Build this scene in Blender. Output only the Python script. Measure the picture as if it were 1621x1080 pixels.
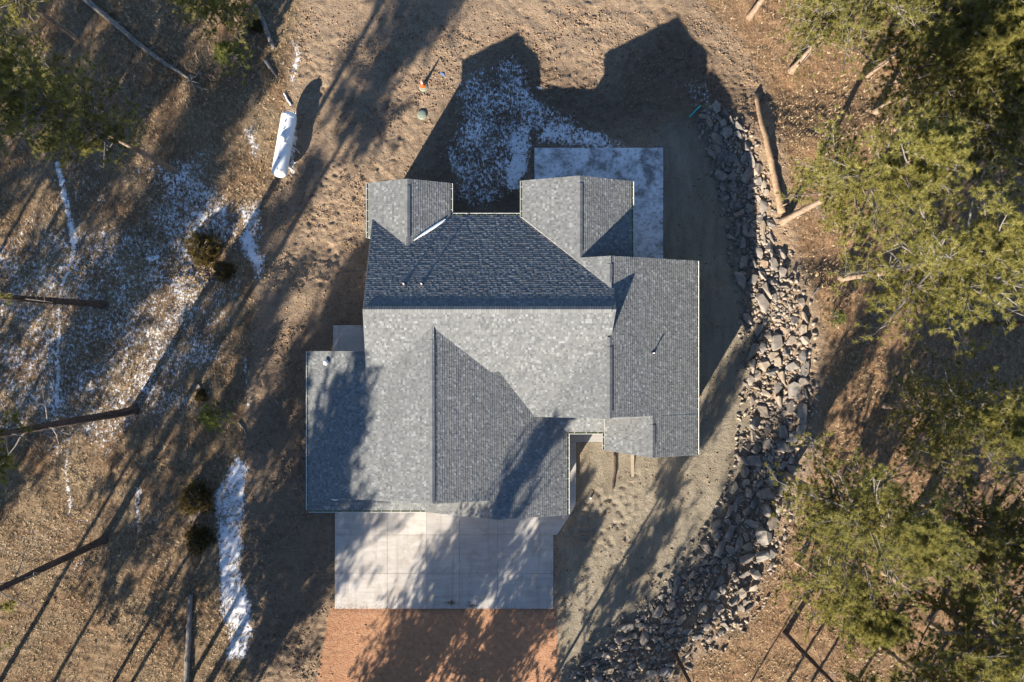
import bpy, bmesh, math, random
import numpy as np
from mathutils import Vector, Matrix

# ------------------------------------------------------------------ camera, sky, sun, exposure
for o in list(bpy.data.objects): bpy.data.objects.remove(o)
S = bpy.context.scene
COL = S.collection
CAMH, FPX, CX, CY = 47.0, 1080.667, 810.5, 540.0     # metres above the yard, focal length in photo pixels
cam_d = bpy.data.cameras.new('camera'); cam = bpy.data.objects.new('camera', cam_d); COL.objects.link(cam)
cam_d.sensor_width = 36.0; cam_d.lens = 24.0; cam_d.clip_end = 5000; cam_d.clip_start = 0.5
cam.location = (0, 0, CAMH); cam.rotation_euler = (0, 0, 0)
S.camera = cam

SUN_T = 0.42                                          # tan of the sun's elevation
SHX, SHY = 0.508, 0.861                               # shadows fall this way
EL = math.atan(SUN_T)
w = bpy.data.worlds.new('World'); S.world = w; w.use_nodes = True
nt = w.node_tree
sky = nt.nodes.new('ShaderNodeTexSky'); sky.sky_type = 'NISHITA'; sky.sun_disc = False
sky.sun_elevation = EL
sky.sun_rotation = math.atan2(-SHX, -SHY) % (2 * math.pi)
sky.air_density = 1.0; sky.dust_density = 0.3; sky.ozone_density = 3.5; sky.altitude = 1600
bgn = nt.nodes['Background']; bgn.inputs['Strength'].default_value = 0.075
nt.links.new(sky.outputs[0], bgn.inputs['Color'])
sd = bpy.data.lights.new('sun', 'SUN'); sd.energy = 5.0; sd.angle = math.radians(0.53); sd.color = (1.0, 0.89, 0.74)
sun = bpy.data.objects.new('sun', sd); COL.objects.link(sun)
sun.rotation_euler = Vector((SHX, SHY, -SUN_T)).to_track_quat('-Z', 'Y').to_euler()
sun.location = (-40, -60, 60)
S.view_settings.view_transform = 'Standard'; S.view_settings.look = 'None'
S.view_settings.gamma = 1.0; S.view_settings.exposure = 1.66
S.view_settings.use_curve_mapping = False

R = random.Random(7)
NR = np.random.default_rng(11)

# ------------------------------------------------------------------ helpers
def ss(a, b, x):
    t = np.clip((x - a) / (b - a), 0, 1); return t * t * (3 - 2 * t)
def _hash(ix, iy, seed):
    h = (ix.astype(np.int64) * 374761393 + iy.astype(np.int64) * 668265263 + seed * 1442695041) & 0xffffffff
    h = ((h ^ (h >> 13)) * 1274126177) & 0xffffffff
    return ((h ^ (h >> 16)) & 0xffff) / 65535.0
def vnoise(x, y, seed=0):
    x = np.asarray(x, float); y = np.asarray(y, float)
    ix = np.floor(x); iy = np.floor(y); fx = x - ix; fy = y - iy
    fx = fx * fx * (3 - 2 * fx); fy = fy * fy * (3 - 2 * fy)
    a = _hash(ix, iy, seed); b = _hash(ix + 1, iy, seed); c = _hash(ix, iy + 1, seed); d = _hash(ix + 1, iy + 1, seed)
    return (a * (1 - fx) + b * fx) * (1 - fy) + (c * (1 - fx) + d * fx) * fy
def fbm(x, y, seed=0, o=4):
    s = 0; a = .5; t = 0
    for k in range(o):
        s = s + a * vnoise(x * 2 ** k + 17.3 * k, y * 2 ** k - 9.1 * k, seed + k); t += a; a *= .5
    return s / t
K0 = CAMH / FPX
def g0(px, py): return ((px - CX) * K0, (CY - py) * K0)          # pixel to the level yard
def polyw(pts): return [g0(*p) for p in pts]
def polymask(poly, X, Y, feather):
    X = np.asarray(X, float); Y = np.asarray(Y, float)
    inside = np.zeros(X.shape, bool); d2 = np.full(X.shape, 1e9)
    n = len(poly)
    for i in range(n):
        x0, y0 = poly[i]; x1, y1 = poly[(i + 1) % n]
        c = ((y0 > Y) != (y1 > Y)) & (X < (x1 - x0) * (Y - y0) / ((y1 - y0) if y1 != y0 else 1e-9) + x0)
        inside ^= c
        ex, ey = x1 - x0, y1 - y0
        t = np.clip(((X - x0) * ex + (Y - y0) * ey) / (ex * ex + ey * ey + 1e-12), 0, 1)
        d2 = np.minimum(d2, (X - x0 - t * ex) ** 2 + (Y - y0 - t * ey) ** 2)
    d = np.sqrt(d2) * np.where(inside, 1, -1)
    return np.clip(d / feather + .5, 0, 1)

def npmesh(name, V, Fs, smooth=False):
    """fast mesh from arrays; Fs is one (n,k) array or a list of them"""
    if not isinstance(Fs, list): Fs = [Fs]
    Fs = [np.asarray(f, np.int32) for f in Fs if len(f)]
    me = bpy.data.meshes.new(name)
    V = np.asarray(V, np.float32)
    me.vertices.add(len(V)); me.vertices.foreach_set('co', V.ravel())
    nl = sum(f.size for f in Fs); npol = sum(len(f) for f in Fs)
    me.loops.add(nl); me.polygons.add(npol)
    me.loops.foreach_set('vertex_index', np.concatenate([f.ravel() for f in Fs]))
    tot = np.concatenate([np.full(len(f), f.shape[1], np.int32) for f in Fs])
    st = np.concatenate([[0], np.cumsum(tot)[:-1]]).astype(np.int32)
    me.polygons.foreach_set('loop_start', st); me.polygons.foreach_set('loop_total', tot)
    if smooth: me.polygons.foreach_set('use_smooth', np.ones(npol, bool))
    me.update(calc_edges=True)
    return me
def face_tone(me, vals, name='tone'):
    a = me.attributes.new(name, 'FLOAT', 'FACE'); a.data.foreach_set('value', np.asarray(vals, np.float32))

def link(name, me, mat=None, parent=None):
    o = bpy.data.objects.new(name, me); COL.objects.link(o)
    if mat is not None and me is not None and not me.materials: me.materials.append(mat)
    if parent is not None: o.parent = parent
    return o
def tag(o, label, cat, group=None, kind=None):
    if label: o['label'] = label
    if cat: o['category'] = cat
    if group: o['group'] = group
    if kind: o['kind'] = kind
    return o
def empty(name, loc, label, cat, group=None, rz=0):
    o = bpy.data.objects.new(name, None); COL.objects.link(o)
    o.location = loc; o.rotation_euler = (0, 0, rz); o.empty_display_size = .3
    return tag(o, label, cat, group)

class MB:
    """collects shapes into one mesh"""
    def __init__(s): s.v = []; s.f = []
    def poly(s, pts):
        n = len(s.v); s.v += [tuple(p) for p in pts]; s.f.append(list(range(n, n + len(pts))))
    def box(s, x0, x1, y0, y1, z0, z1):
        n = len(s.v)
        s.v += [(x0,y0,z0),(x1,y0,z0),(x1,y1,z0),(x0,y1,z0),(x0,y0,z1),(x1,y0,z1),(x1,y1,z1),(x0,y1,z1)]
        for q in ((0,3,2,1),(4,5,6,7),(0,1,5,4),(1,2,6,5),(2,3,7,6),(3,0,4,7)): s.f.append([n + i for i in q])
    def prism(s, pts, z0, z1):
        n = len(s.v); k = len(pts)
        zt = z1 if hasattr(z1, '__len__') else [z1] * k
        zb = z0 if hasattr(z0, '__len__') else [z0] * k
        s.v += [(p[0], p[1], zb[i]) for i, p in enumerate(pts)] + [(p[0], p[1], zt[i]) for i, p in enumerate(pts)]
        s.f.append([n + k + i for i in range(k)]); s.f.append([n + k - 1 - i for i in range(k)])
        for i in range(k):
            j = (i + 1) % k; s.f.append([n + i, n + j, n + k + j, n + k + i])
    def tube(s, pts, rad, seg=8, cap=True, jit=0, rng=R):
        pts = [Vector(p) for p in pts]; n0 = len(s.v); N = len(pts)
        for i, p in enumerate(pts):
            d = (pts[min(i + 1, N - 1)] - pts[max(i - 1, 0)]).normalized()
            a = d.orthogonal().normalized() if i == 0 else (a - d * a.dot(d)).normalized()
            b = d.cross(a)
            r = rad[i] if hasattr(rad, '__len__') else rad
            for k in range(seg):
                t = 2 * math.pi * k / seg; rr = r * (1 + (rng.uniform(-jit, jit) if jit else 0))
                q = p + a * math.cos(t) * rr + b * math.sin(t) * rr; s.v.append(tuple(q))
        for i in range(N - 1):
            for k in range(seg):
                k2 = (k + 1) % seg
                s.f.append([n0 + i*seg + k, n0 + i*seg + k2, n0 + (i+1)*seg + k2, n0 + (i+1)*seg + k])
        if cap:
            s.f.append([n0 + k for k in range(seg)][::-1]); s.f.append([n0 + (N-1)*seg + k for k in range(seg)])
    def lathe(s, prof, seg=20, M=Matrix.Identity(4)):
        n0 = len(s.v)
        for r, z in prof:
            for k in range(seg):
                t = 2 * math.pi * k / seg; s.v.append(tuple(M @ Vector((r*math.cos(t), r*math.sin(t), z))))
        for i in range(len(prof) - 1):
            for k in range(seg):
                k2 = (k + 1) % seg
                s.f.append([n0 + i*seg + k, n0 + i*seg + k2, n0 + (i+1)*seg + k2, n0 + (i+1)*seg + k])
        s.f.append([n0 + k for k in range(seg)][::-1]); s.f.append([n0 + (len(prof)-1)*seg + k for k in range(seg)])
    def mesh(s, name, smooth=False):
        me = bpy.data.meshes.new(name); me.from_pydata(s.v, [], s.f)
        if smooth: me.polygons.foreach_set('use_smooth', np.ones(len(me.polygons), bool))
        me.update(); return me
    def build(s, name, mat, parent=None, smooth=False):
        return link(name, s.mesh(name, smooth), mat, parent)

# ------------------------------------------------------------------ materials
class NB:
    def __init__(s, name, rough=.9, spec=.2):
        s.m = bpy.data.materials.new(name); s.m.use_nodes = True; s.t = s.m.node_tree
        s.b = s.t.nodes['Principled BSDF']; s.b.inputs['Roughness'].default_value = rough
        s.b.inputs['Specular IOR Level'].default_value = spec
        s.co = s.t.nodes.new('ShaderNodeTexCoord')
    def L(s, a, b): s.t.links.new(a, b)
    def n(s, typ, **kw):
        q = s.t.nodes.new(typ)
        for k, v in kw.items(): setattr(q, k, v)
        return q
    def noise(s, scale, detail=4, rough=.55, vec=None, stretch=None, dist=0):
        q = s.n('ShaderNodeTexNoise'); q.inputs['Scale'].default_value = scale; q.inputs['Detail'].default_value = detail
        q.inputs['Roughness'].default_value = rough; q.inputs['Distortion'].default_value = dist
        v = vec or s.co.outputs['Object']
        if stretch:
            mp = s.n('ShaderNodeMapping'); mp.inputs['Scale'].default_value = stretch[:3]
            if len(stretch) > 3: mp.inputs['Rotation'].default_value = (0, 0, stretch[3])
            s.L(v, mp.inputs[0]); v = mp.outputs[0]
        s.L(v, q.inputs['Vector']); return q.outputs['Fac']
    def ramp(s, fac, stops):
        q = s.n('ShaderNodeValToRGB'); e = q.color_ramp.elements
        while len(e) < len(stops): e.new(.5)
        for i, (p, c) in enumerate(stops):
            e[i].position = p; e[i].color = (c[0], c[1], c[2], 1) if hasattr(c, '__len__') else (c, c, c, 1)
        s.L(fac, q.inputs[0]); return q.outputs['Color']
    def mix(s, fac, a, b, mode='MIX'):
        q = s.n('ShaderNodeMix', data_type='RGBA', blend_type=mode); q.clamp_factor = True
        for sock, v in ((q.inputs[0], fac), (q.inputs[6], a), (q.inputs[7], b)):
            if hasattr(v, 'links') or hasattr(v, 'is_linked'): s.L(v, sock)
            elif hasattr(v, '__len__'): sock.default_value = (*v[:3], 1)
            elif sock == q.inputs[0]: sock.default_value = v
            else: sock.default_value = (v, v, v, 1)
        return q.outputs[2]
    def math(s, op, a, b=0, c=0, clamp=False):
        q = s.n('ShaderNodeMath', operation=op); q.use_clamp = clamp
        for sock, v in zip(q.inputs, (a, b, c)):
            if hasattr(v, 'is_linked'): s.L(v, sock)
            else: sock.default_value = v
        return q.outputs[0]
    def attr(s, name): q = s.n('ShaderNodeAttribute'); q.attribute_name = name; return q
    def bump(s, h, strength=.3, dist=.05):
        q = s.n('ShaderNodeBump'); q.inputs['Strength'].default_value = strength; q.inputs['Distance'].default_value = dist
        s.L(h, q.inputs['Height']); s.L(q.outputs[0], s.b.inputs['Normal'])
    def col(s, c):
        if hasattr(c, 'is_linked'): s.L(c, s.b.inputs['Base Color'])
        else: s.b.inputs['Base Color'].default_value = (*c, 1)
        return s
def simple(name, c, rough=.7, spec=.3, var=.25, scale=6, metal=0, bump=0):
    b = NB(name, rough, spec); b.b.inputs['Metallic'].default_value = metal
    nz = b.noise(scale, 5)
    b.col(b.ramp(nz, [(.25, [q * (1 - var) for q in c]), (.75, [min(1, q * (1 + var)) for q in c])]))
    if bump: b.bump(b.noise(scale * 4, 5), bump, .02)
    return b.m

# --- the ground: zones painted per vertex with soft edges, broken up by noise here
def ground_material():
    b = NB('ground', .95, .1)
    za = b.n('ShaderNodeSeparateColor'); b.L(b.attr('zone_a').outputs['Color'], za.inputs[0])
    zb = b.n('ShaderNodeSeparateColor'); b.L(b.attr('zone_b').outputs['Color'], zb.inputs[0])
    big = b.noise(.35, 5, .6); mid = b.noise(2.2, 6, .65); fine = b.noise(11, 6, .7); vfine = b.noise(38, 3, .7)
    dirt = b.ramp(mid, [(.28, (.20, .142, .094)), (.5, (.315, .235, .162)), (.72, (.41, .32, .23))])
    dirt = b.mix(b.ramp(big, [(.35, 0), (.65, .7)]), dirt, (.36, .26, .175))
    dirt = b.mix(b.ramp(fine, [(.36, .75), (.48, 0)]), dirt, (.11, .076, .052))
    gst = b.noise(7, 6, .75, stretch=(1, .45, 1, .5), dist=.8)
    grass = b.ramp(gst, [(.28, (.075, .05, .03)), (.45, (.20, .145, .09)), (.6, (.33, .252, .165)), (.78, (.48, .385, .265))])
    grass = b.mix(b.ramp(big, [(.38, 0), (.62, .75)]), grass, b.ramp(gst, [(.3, (.07, .04, .023)), (.55, (.21, .125, .07)), (.75, (.36, .235, .135))]))
    fst = b.noise(1.6, 6, .65, stretch=(1.0, .25, 1, 0.0))
    fill = b.ramp(fst, [(.3, (.225, .19, .14)), (.5, (.295, .255, .19)), (.72, (.36, .315, .24))])
    fill = b.mix(b.ramp(fine, [(.36, .45), (.5, 0)]), fill, (.12, .092, .066))
    red = b.ramp(b.noise(3, 6, .7), [(.28, (.33, .16, .09)), (.5, (.47, .25, .14)), (.75, (.56, .345, .21))])
    red = b.mix(b.ramp(vfine, [(.35, .4), (.5, 0), (.62, 0), (.75, .3)]), red, (.40, .28, .21))
    brk = b.math('MULTIPLY', b.math('SUBTRACT', mid, .5), 1.3)
    def zone(sock, sharp=5):
        return b.math('ADD', b.math('MULTIPLY', b.math('SUBTRACT', b.math('ADD', sock, brk), .5), sharp), .5, clamp=True)
    litter = b.ramp(gst, [(.3, (.10, .055, .03)), (.48, (.26, .155, .085)), (.62, (.38, .25, .145)), (.78, (.50, .36, .22))])
    grass = b.mix(b.math('MULTIPLY', zb.outputs[2], .75), grass, litter)
    c = b.mix(zone(za.outputs[0]), dirt, grass)
    c = b.mix(zone(za.outputs[1], 2.5), c, fill)
    c = b.mix(b.math('ADD', b.math('MULTIPLY', b.math('SUBTRACT', za.outputs[2], .5), 5), .5, clamp=True), c, red)
    # soil darkened: painted house shadow behind, churned earth on the left
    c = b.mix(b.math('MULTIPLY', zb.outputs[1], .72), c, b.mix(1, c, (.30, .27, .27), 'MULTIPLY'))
    # leftover snow: coverage in zone_b.r, patches cut by noise
    sn1 = b.noise(4.6, 7, .7, dist=.5); sn2 = b.noise(.55, 5, .62); sn3 = b.noise(7.5, 5, .65, stretch=(1.7, .45, 1, .35))
    sn = b.math('ADD', b.math('ADD', b.math('MULTIPLY', sn1, .5), b.math('MULTIPLY', sn2, .22)), b.math('MULTIPLY', sn3, .28))
    lo = b.math('SUBTRACT', .745, b.math('MULTIPLY', zb.outputs[0], .46))
    mask = b.math('MULTIPLY', b.math('SUBTRACT', sn, lo), 16, clamp=True)
    mask = b.math('MULTIPLY', mask, b.math('MULTIPLY', zb.outputs[0], 8, clamp=True))
    snow = b.ramp(fine, [(.3, (.60, .61, .63)), (.6, (.82, .83, .85))])
    c = b.mix(b.math('MULTIPLY', mask, .88), c, snow)
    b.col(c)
    h = b.math('ADD', b.math('ADD', b.math('MULTIPLY', fine, .6), b.math('MULTIPLY', vfine, .35)), b.math('MULTIPLY', mid, .6))
    crk = b.noise(5, 9, .78, dist=.6)
    h = b.math('ADD', h, b.math('MULTIPLY', crk, 1.5))
    h = b.mix(mask, h, 1.35)
    b.bump(h, 1.0, .115)
    return b.m

def shingle_material(name='shingles', k=1.0):
    b = NB(name, .92, .12)
    t = b.attr('tone').outputs['Fac']
    c = b.ramp(t, [(0, (.118*k, .125*k, .132*k)), (.3, (.165*k, .17*k, .171*k)), (.62, (.206*k, .21*k, .206*k)), (.85, (.24*k, .245*k, .243*k)), (1, (.32*k, .332*k, .338*k))])
    g = b.noise(45, 3, .8)
    c = b.mix(b.ramp(g, [(.35, .55), (.5, 0), (.56, 0), (.72, .35)]), c, b.ramp(g, [(.45, (.08, .085, .095)), (.55, (.34, .35, .355))]))
    big = b.noise(.5, 4); c = b.mix(b.ramp(big, [(.3, .22), (.6, 0)]), c, (.16, .165, .175))
    c = b.mix(1, c, (.89, .905, .90), 'MULTIPLY')
    b.col(c); b.bump(g, .35, .01); return b.m

def concrete_material(name, c0, c1, streak=(1, 1, 1), snow=0):
    b = NB(name, .85, .25)
    big = b.noise(.5, 5, .6); st = b.noise(2.4, 6, .65, stretch=streak); f = b.noise(30, 4, .7)
    oi = b.n('ShaderNodeObjectInfo')
    c = b.ramp(b.math('ADD', b.math('MULTIPLY', big, .45), b.math('MULTIPLY', st, .55)), [(.34, c0), (.66, c1)])
    c = b.mix(b.ramp(f, [(.34, .3), (.48, 0)]), c, [q * .6 for q in c0])
    c = b.mix(b.ramp(b.noise(.9, 7, .72, dist=.8), [(.50, 0), (.68, .55)]), c, (.27, .21, .155))
    c = b.mix(b.ramp(b.noise(1.3, 4, .6, stretch=(2.2, .12, 1)), [(.56, 0), (.68, .3)]), c, (.22, .17, .125))
    c = b.mix(b.math('MULTIPLY', oi.outputs['Random'], .22), c, (.22, .21, .20))
    if snow:
        s1 = b.noise(.8, 7, .66, dist=.3)
        msk = b.ramp(s1, [(.40, 0), (.47, snow * .6), (.58, snow)])
        msk = b.math('MULTIPLY', msk, b.ramp(b.noise(5, 6, .7), [(.36, .15), (.50, 1)]))
        c = b.mix(msk, c, (.78, .79, .81))
    b.col(c); b.bump(f, .15, .01); return b.m

def stone_material():
    b = NB('stone', .9, .15)
    oi = b.n('ShaderNodeObjectInfo')
    nz = b.noise(3.5, 6, .65); st = b.noise(5, 4, .6, stretch=(1, .3, 2.5, .3))
    c = b.ramp(b.math('ADD', b.math('MULTIPLY', nz, .6), b.math('MULTIPLY', st, .4)), [(.33, (.145, .132, .118)), (.5, (.235, .215, .19)), (.68, (.335, .305, .265))])
    tint = b.ramp(oi.outputs['Random'], [(0, (.62, .63, .66)), (.35, (.95, .93, .92)), (.75, (1.08, 1.0, .92)), (.96, (1.0, .9, .78)), (1, (1.1, .85, .65))])
    c = b.mix(1, c, tint, 'MULTIPLY'); b.col(c); b.bump(nz, .5, .06); return b.m
def rubble_material():
    b = NB('rubble', .9, .15)
    t = b.attr('tone').outputs['Fac']; nz = b.noise(9, 4)
    c = b.ramp(t, [(0, (.12, .105, .095)), (.4, (.22, .19, .16)), (.75, (.32, .275, .225)), (1, (.36, .27, .18))])
    b.col(b.mix(b.ramp(nz, [(.3, .4), (.6, 0)]), c, (.10, .09, .08))); return b.m
def bark_material(name, c0, c1, c2):
    b = NB(name, .95, .1)
    n1 = b.noise(3.0, 6, .7, stretch=(2.2, 2.2, .5)); n2 = b.noise(14, 4, .7, stretch=(1.5, 1.5, .4))
    oi = b.n('ShaderNodeObjectInfo')
    c = b.ramp(n1, [(.3, c0), (.5, c1), (.72, c2)]); c = b.mix(b.ramp(n2, [(.38, .6), (.55, 0)]), c, [q * .35 for q in c0])
    b.col(c); b.bump(n2, .8, .04); return b.m
def needle_material(name, dark, lite, tip):
    b = NB(name, .75, .15)
    t = b.attr('tone').outputs['Fac']; oi = b.n('ShaderNodeObjectInfo')
    c = b.ramp(t, [(0, dark), (.55, lite), (1, tip)])
    c = b.mix(b.math('MULTIPLY', oi.outputs['Random'], .35), c, [dark[0] * 1.2, dark[1] * 1.25, dark[2] * 1.8])
    d = b.n('ShaderNodeBsdfDiffuse'); tr = b.n('ShaderNodeBsdfTranslucent'); mx = b.n('ShaderNodeMixShader')
    b.L(c, d.inputs[0]); b.L(c, tr.inputs[0]); mx.inputs[0].default_value = .42
    b.L(d.outputs[0], mx.inputs[1]); b.L(tr.outputs[0], mx.inputs[2])
    b.L(mx.outputs[0], b.t.nodes['Material Output'].inputs['Surface']); return b.m
def tone_material(name, stops, rough=.95):
    b = NB(name, rough, .1); b.col(b.ramp(b.attr('tone').outputs['Fac'], stops)); return b.m

M = {}
M['ground'] = ground_material()
M['shingle'] = shingle_material(); M['cap'] = shingle_material('cap_shingles', 1.0)
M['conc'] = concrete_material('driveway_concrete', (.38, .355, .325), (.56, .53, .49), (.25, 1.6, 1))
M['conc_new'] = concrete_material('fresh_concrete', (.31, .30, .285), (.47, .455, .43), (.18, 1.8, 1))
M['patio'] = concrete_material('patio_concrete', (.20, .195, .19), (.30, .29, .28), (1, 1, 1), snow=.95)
M['stone'] = stone_material(); M['rubble'] = rubble_material()
M['bark'] = bark_material('pine_bark', (.15, .10, .07), (.27, .195, .14), (.40, .31, .235))
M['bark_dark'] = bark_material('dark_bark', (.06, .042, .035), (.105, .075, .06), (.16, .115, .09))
M['dead'] = bark_material('weathered_wood', (.13, .11, .095), (.24, .215, .19), (.36, .335, .31))
M['log'] = bark_material('peeled_log', (.20, .13, .08), (.34, .235, .15), (.44, .33, .225))
M['needle'] = needle_material('pine_needles', (.08, .082, .024), (.31, .29, .085), (.52, .46, .165))
M['sapling'] = needle_material('young_needles', (.06, .075, .022), (.20, .225, .065), (.36, .36, .12))
M['juniper'] = needle_material('juniper_needles', (.035, .03, .012), (.13, .10, .034), (.28, .20, .075))
M['grass'] = tone_material('dry_grass', [(0, (.11, .07, .04)), (.4, (.27, .19, .11)), (.75, (.42, .315, .195)), (1, (.54, .44, .29))])
M['clod'] = tone_material('dirt_clods', [(0, (.12, .075, .045)), (.5, (.235, .16, .10)), (1, (.33, .24, .16))])
M['fascia'] = simple('fascia_paint', (.50, .49, .46), .6, .3, .06)
M['gutter'] = simple('gutter_metal', (.62, .62, .59), .45, .5, .08)
M['gutter_in'] = simple('gutter_trough', (.12, .15, .055), .6, .3, .4, 5)
M['siding'] = simple('siding', (.30, .27, .23), .8, .2, .1, 3)
M['trim'] = simple('trim', (.62, .61, .58), .6, .3, .05)
M['found'] = simple('foundation', (.36, .35, .33), .9, .2, .15, 2)
M['garage_door'] = simple('garage_door_panel', (.42, .40, .37), .6, .3, .05)
M['glass'] = simple('window_glass', (.03, .04, .05), .08, .6, .1)
M['white'] = simple('tank_paint', (.78, .78, .76), .45, .4, .05, 2)
M['pipe'] = simple('vent_pipe', (.75, .73, .70), .5, .4, .05)
M['rubber'] = simple('dark_rubber', (.04, .04, .045), .7, .3, .2)
M['orange'] = simple('cone_orange', (.75, .14, .03), .55, .4, .05)
M['conewhite'] = simple('cone_band', (.80, .80, .78), .4, .5, .03)
M['green_lid'] = simple('lid_green', (.20, .23, .18), .6, .3, .15, 3)
M['teal'] = simple('teal_pipe', (.035, .40, .37), .5, .4, .08)
M['snow'] = simple('snow', (.80, .81, .83), .8, .3, .05, 9, bump=.3)
M['wood'] = simple('board', (.30, .21, .13), .85, .2, .3, 5)
M['sandy'] = simple('dusty_metal', (.34, .28, .21), .7, .3, .15)
M['bluebit'] = simple('blue_plastic', (.10, .15, .30), .6, .3, .2)

# ------------------------------------------------------------------ terrain
BAND = [(1128,165,16),(1145,205,26),(1172,265,30),(1190,330,33),(1206,420,36),(1222,500,41),(1228,580,43),(1224,660,42),(1212,740,38),(1184,820,40),(1158,890,52),(1105,952,56),(1040,1006,44),(975,1048,40),(925,1090,34)]
BW = [(*g0(a, b), c * K0) for a, b, c in BAND]
by = np.array([q[1] for q in BW])[::-1]; bx = np.array([q[0] for q in BW])[::-1]
Z_RED = polyw([(521,963),(880,963),(888,1140),(492,1140)])
Z_DRIVE = polyw([(527,800),(905,800),(905,815),(878,852),(876,965),(531,965)])
Z_GRASS_L = polyw([(-900,-700),(475,-700),(468,0),(452,120),(424,270),(404,400),(400,560),(384,690),(388,760),(392,1100),(392,1800),(-900,1800)])
Z_GRASS_R = polyw([(1110,-700),(1120,0),(1180,60),(1222,140),(1235,230),(1262,400),(1290,520),(1292,640),(1265,780),(1225,870),(1170,980),(1075,1050),(1040,1100),(1000,1800),(3000,1800),(3000,-700)])
Z_FILL = polyw([(1050,190),(1140,180),(1180,320),(1195,500),(1195,720),(1150,830),(1060,960),(940,1060),(886,1100),(879,860),(915,800),(915,660),(1040,640),(1040,240)])
Z_PATIO = polyw([(846,233),(1050,233),(1050,440),(846,440)])
Z_HOUSE = polyw([(520,560),(590,560),(590,380),(600,310),(1000,310),(1090,430),(1090,690),(900,800),(520,800)])

def height(X, Y):
    X = np.asarray(X, float); Y = np.asarray(Y, float)
    h = -0.8 * ss(3.0, 6.5, Y)
    xb = np.interp(Y, by, bx)
    d = X - xb
    h = h + 1.1 * ss(-1.4, 2.6, d) * ss(18, 13, Y)
    h = h + .5 * (fbm(X * .09, Y * .09, 3, 3) - .5) * ss(6, 12, np.abs(X + 0) - 11)
    ga = np.maximum(polymask(Z_GRASS_L, X, Y, 1.0), polymask(Z_GRASS_R, X, Y, 1.0))
    fi = polymask(Z_FILL, X, Y, 2.5); re = polymask(Z_RED, X, Y, .4)
    lum = fbm(X * 1.3, Y * 1.3, 21, 4) - .5
    pits = ss(.62, .82, vnoise(X / .3 + .9 * vnoise(X * 5, Y * 5, 6), Y / .3, 31)) * ss(.42, .62, fbm(X * .4, Y * .4, 41, 3))
    WX = X + .5 * fbm(X * 2.1, Y * 2.1, 301, 3); WY = Y + .5 * fbm(X * 2.1 + 40, Y * 2.1, 302, 3)
    rough = ss(.34, .58, fbm(X * .35 + 5, Y * .35, 45, 3))
    clump = ss(.5, .85, vnoise(X / .55 + 3, Y / .4, 51))
    trk = np.sin((X * .35 + Y * 1.0 + .8 * fbm(X * .25, Y * .25, 61, 2) * 6) * 3.2) * polymask(polyw([(760,-40),(1120,-40),(1180,120),(860,150)]), X, Y, 3)
    dirt_amp = (1 - ga) * (1 - .78 * fi) * (1 - re)
    h = h + dirt_amp * (.08 * lum - .05 * pits + .03 * clump + .05 * ss(.45, .85, vnoise(WX / .3, WY / .22, 33)) * rough + .06 * (vnoise(WX / .16, WY / .16, 35) - .5) * (.35 + .65 * rough) - .06 * ss(.58, .8, vnoise(WX / .24 + 7, WY / .2, 34)) * rough + .028 * trk)
    h = h + ga * (.14 * lum + .05 * clump)
    h = h + .015 * (1 - dirt_amp) * lum
    foot = polymask(polyw([(905,765),(1020,740),(1010,880),(900,880)]), X, Y, 2) 
    h = h - .09 * foot * ss(.55, .75, vnoise(X / .28, Y / .28, 77))
    dm = polymask(Z_DRIVE, X, Y, .5); h = h * (1 - dm) + dm * (-.05)
    pm = polymask(Z_PATIO, X, Y, .5); h = h * (1 - pm) + pm * (-.86)
    hm = polymask(Z_HOUSE, X, Y, 1.2); h = h * (1 - hm) + hm * np.where(Y > 5, -.9, -.15)
    return h
def hz(x, y): return float(height(np.array([x]), np.array([y]))[0])
def gp(px, py):
    """pixel to the point of the terrain it shows"""
    z = 0.0
    for _ in range(4):
        x = (px - CX) * (CAMH - z) / FPX; y = (CY - py) * (CAMH - z) / FPX; z = hz(x, y)
    return Vector((x, y, z))
def rp(px, py, z): return Vector(((px - CX) * (CAMH - z) / FPX, (CY - py) * (CAMH - z) / FPX, z))

def axis_coords(lim, step, far):
    a = np.arange(-lim, lim + step * .5, step); o = []
    d = step; x = lim
    while x < far: d *= 1.33; x += d; o.append(x)
    o = np.array(o); return np.concatenate([-o[::-1], a, o])
gx = axis_coords(38.0, .1, 900); gy = axis_coords(26.0, .1, 900)
GX, GY = np.meshgrid(gx, gy)
GZ = height(GX, GY)
V = np.stack([GX.ravel(), GY.ravel(), GZ.ravel()], 1)
nx, ny = len(gx), len(gy)
ii = (np.arange(ny - 1)[:, None] * nx + np.arange(nx - 1)[None, :]).ravel()
me = npmesh('ground', V, np.stack([ii, ii + 1, ii + nx + 1, ii + nx], 1), True)
X, Y = V[:, 0], V[:, 1]
za = np.zeros((len(V), 4), np.float32); zb = np.zeros((len(V), 4), np.float32)
za[:, 0] = np.maximum(polymask(Z_GRASS_L, X, Y, 1.6), polymask(Z_GRASS_R, X, Y, 1.8))
za[:, 1] = polymask(Z_FILL, X, Y, 2.2); za[:, 2] = polymask(Z_RED, X + .12 * (vnoise(X * 3, Y * 3, 5) - .5), Y, .35)
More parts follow.
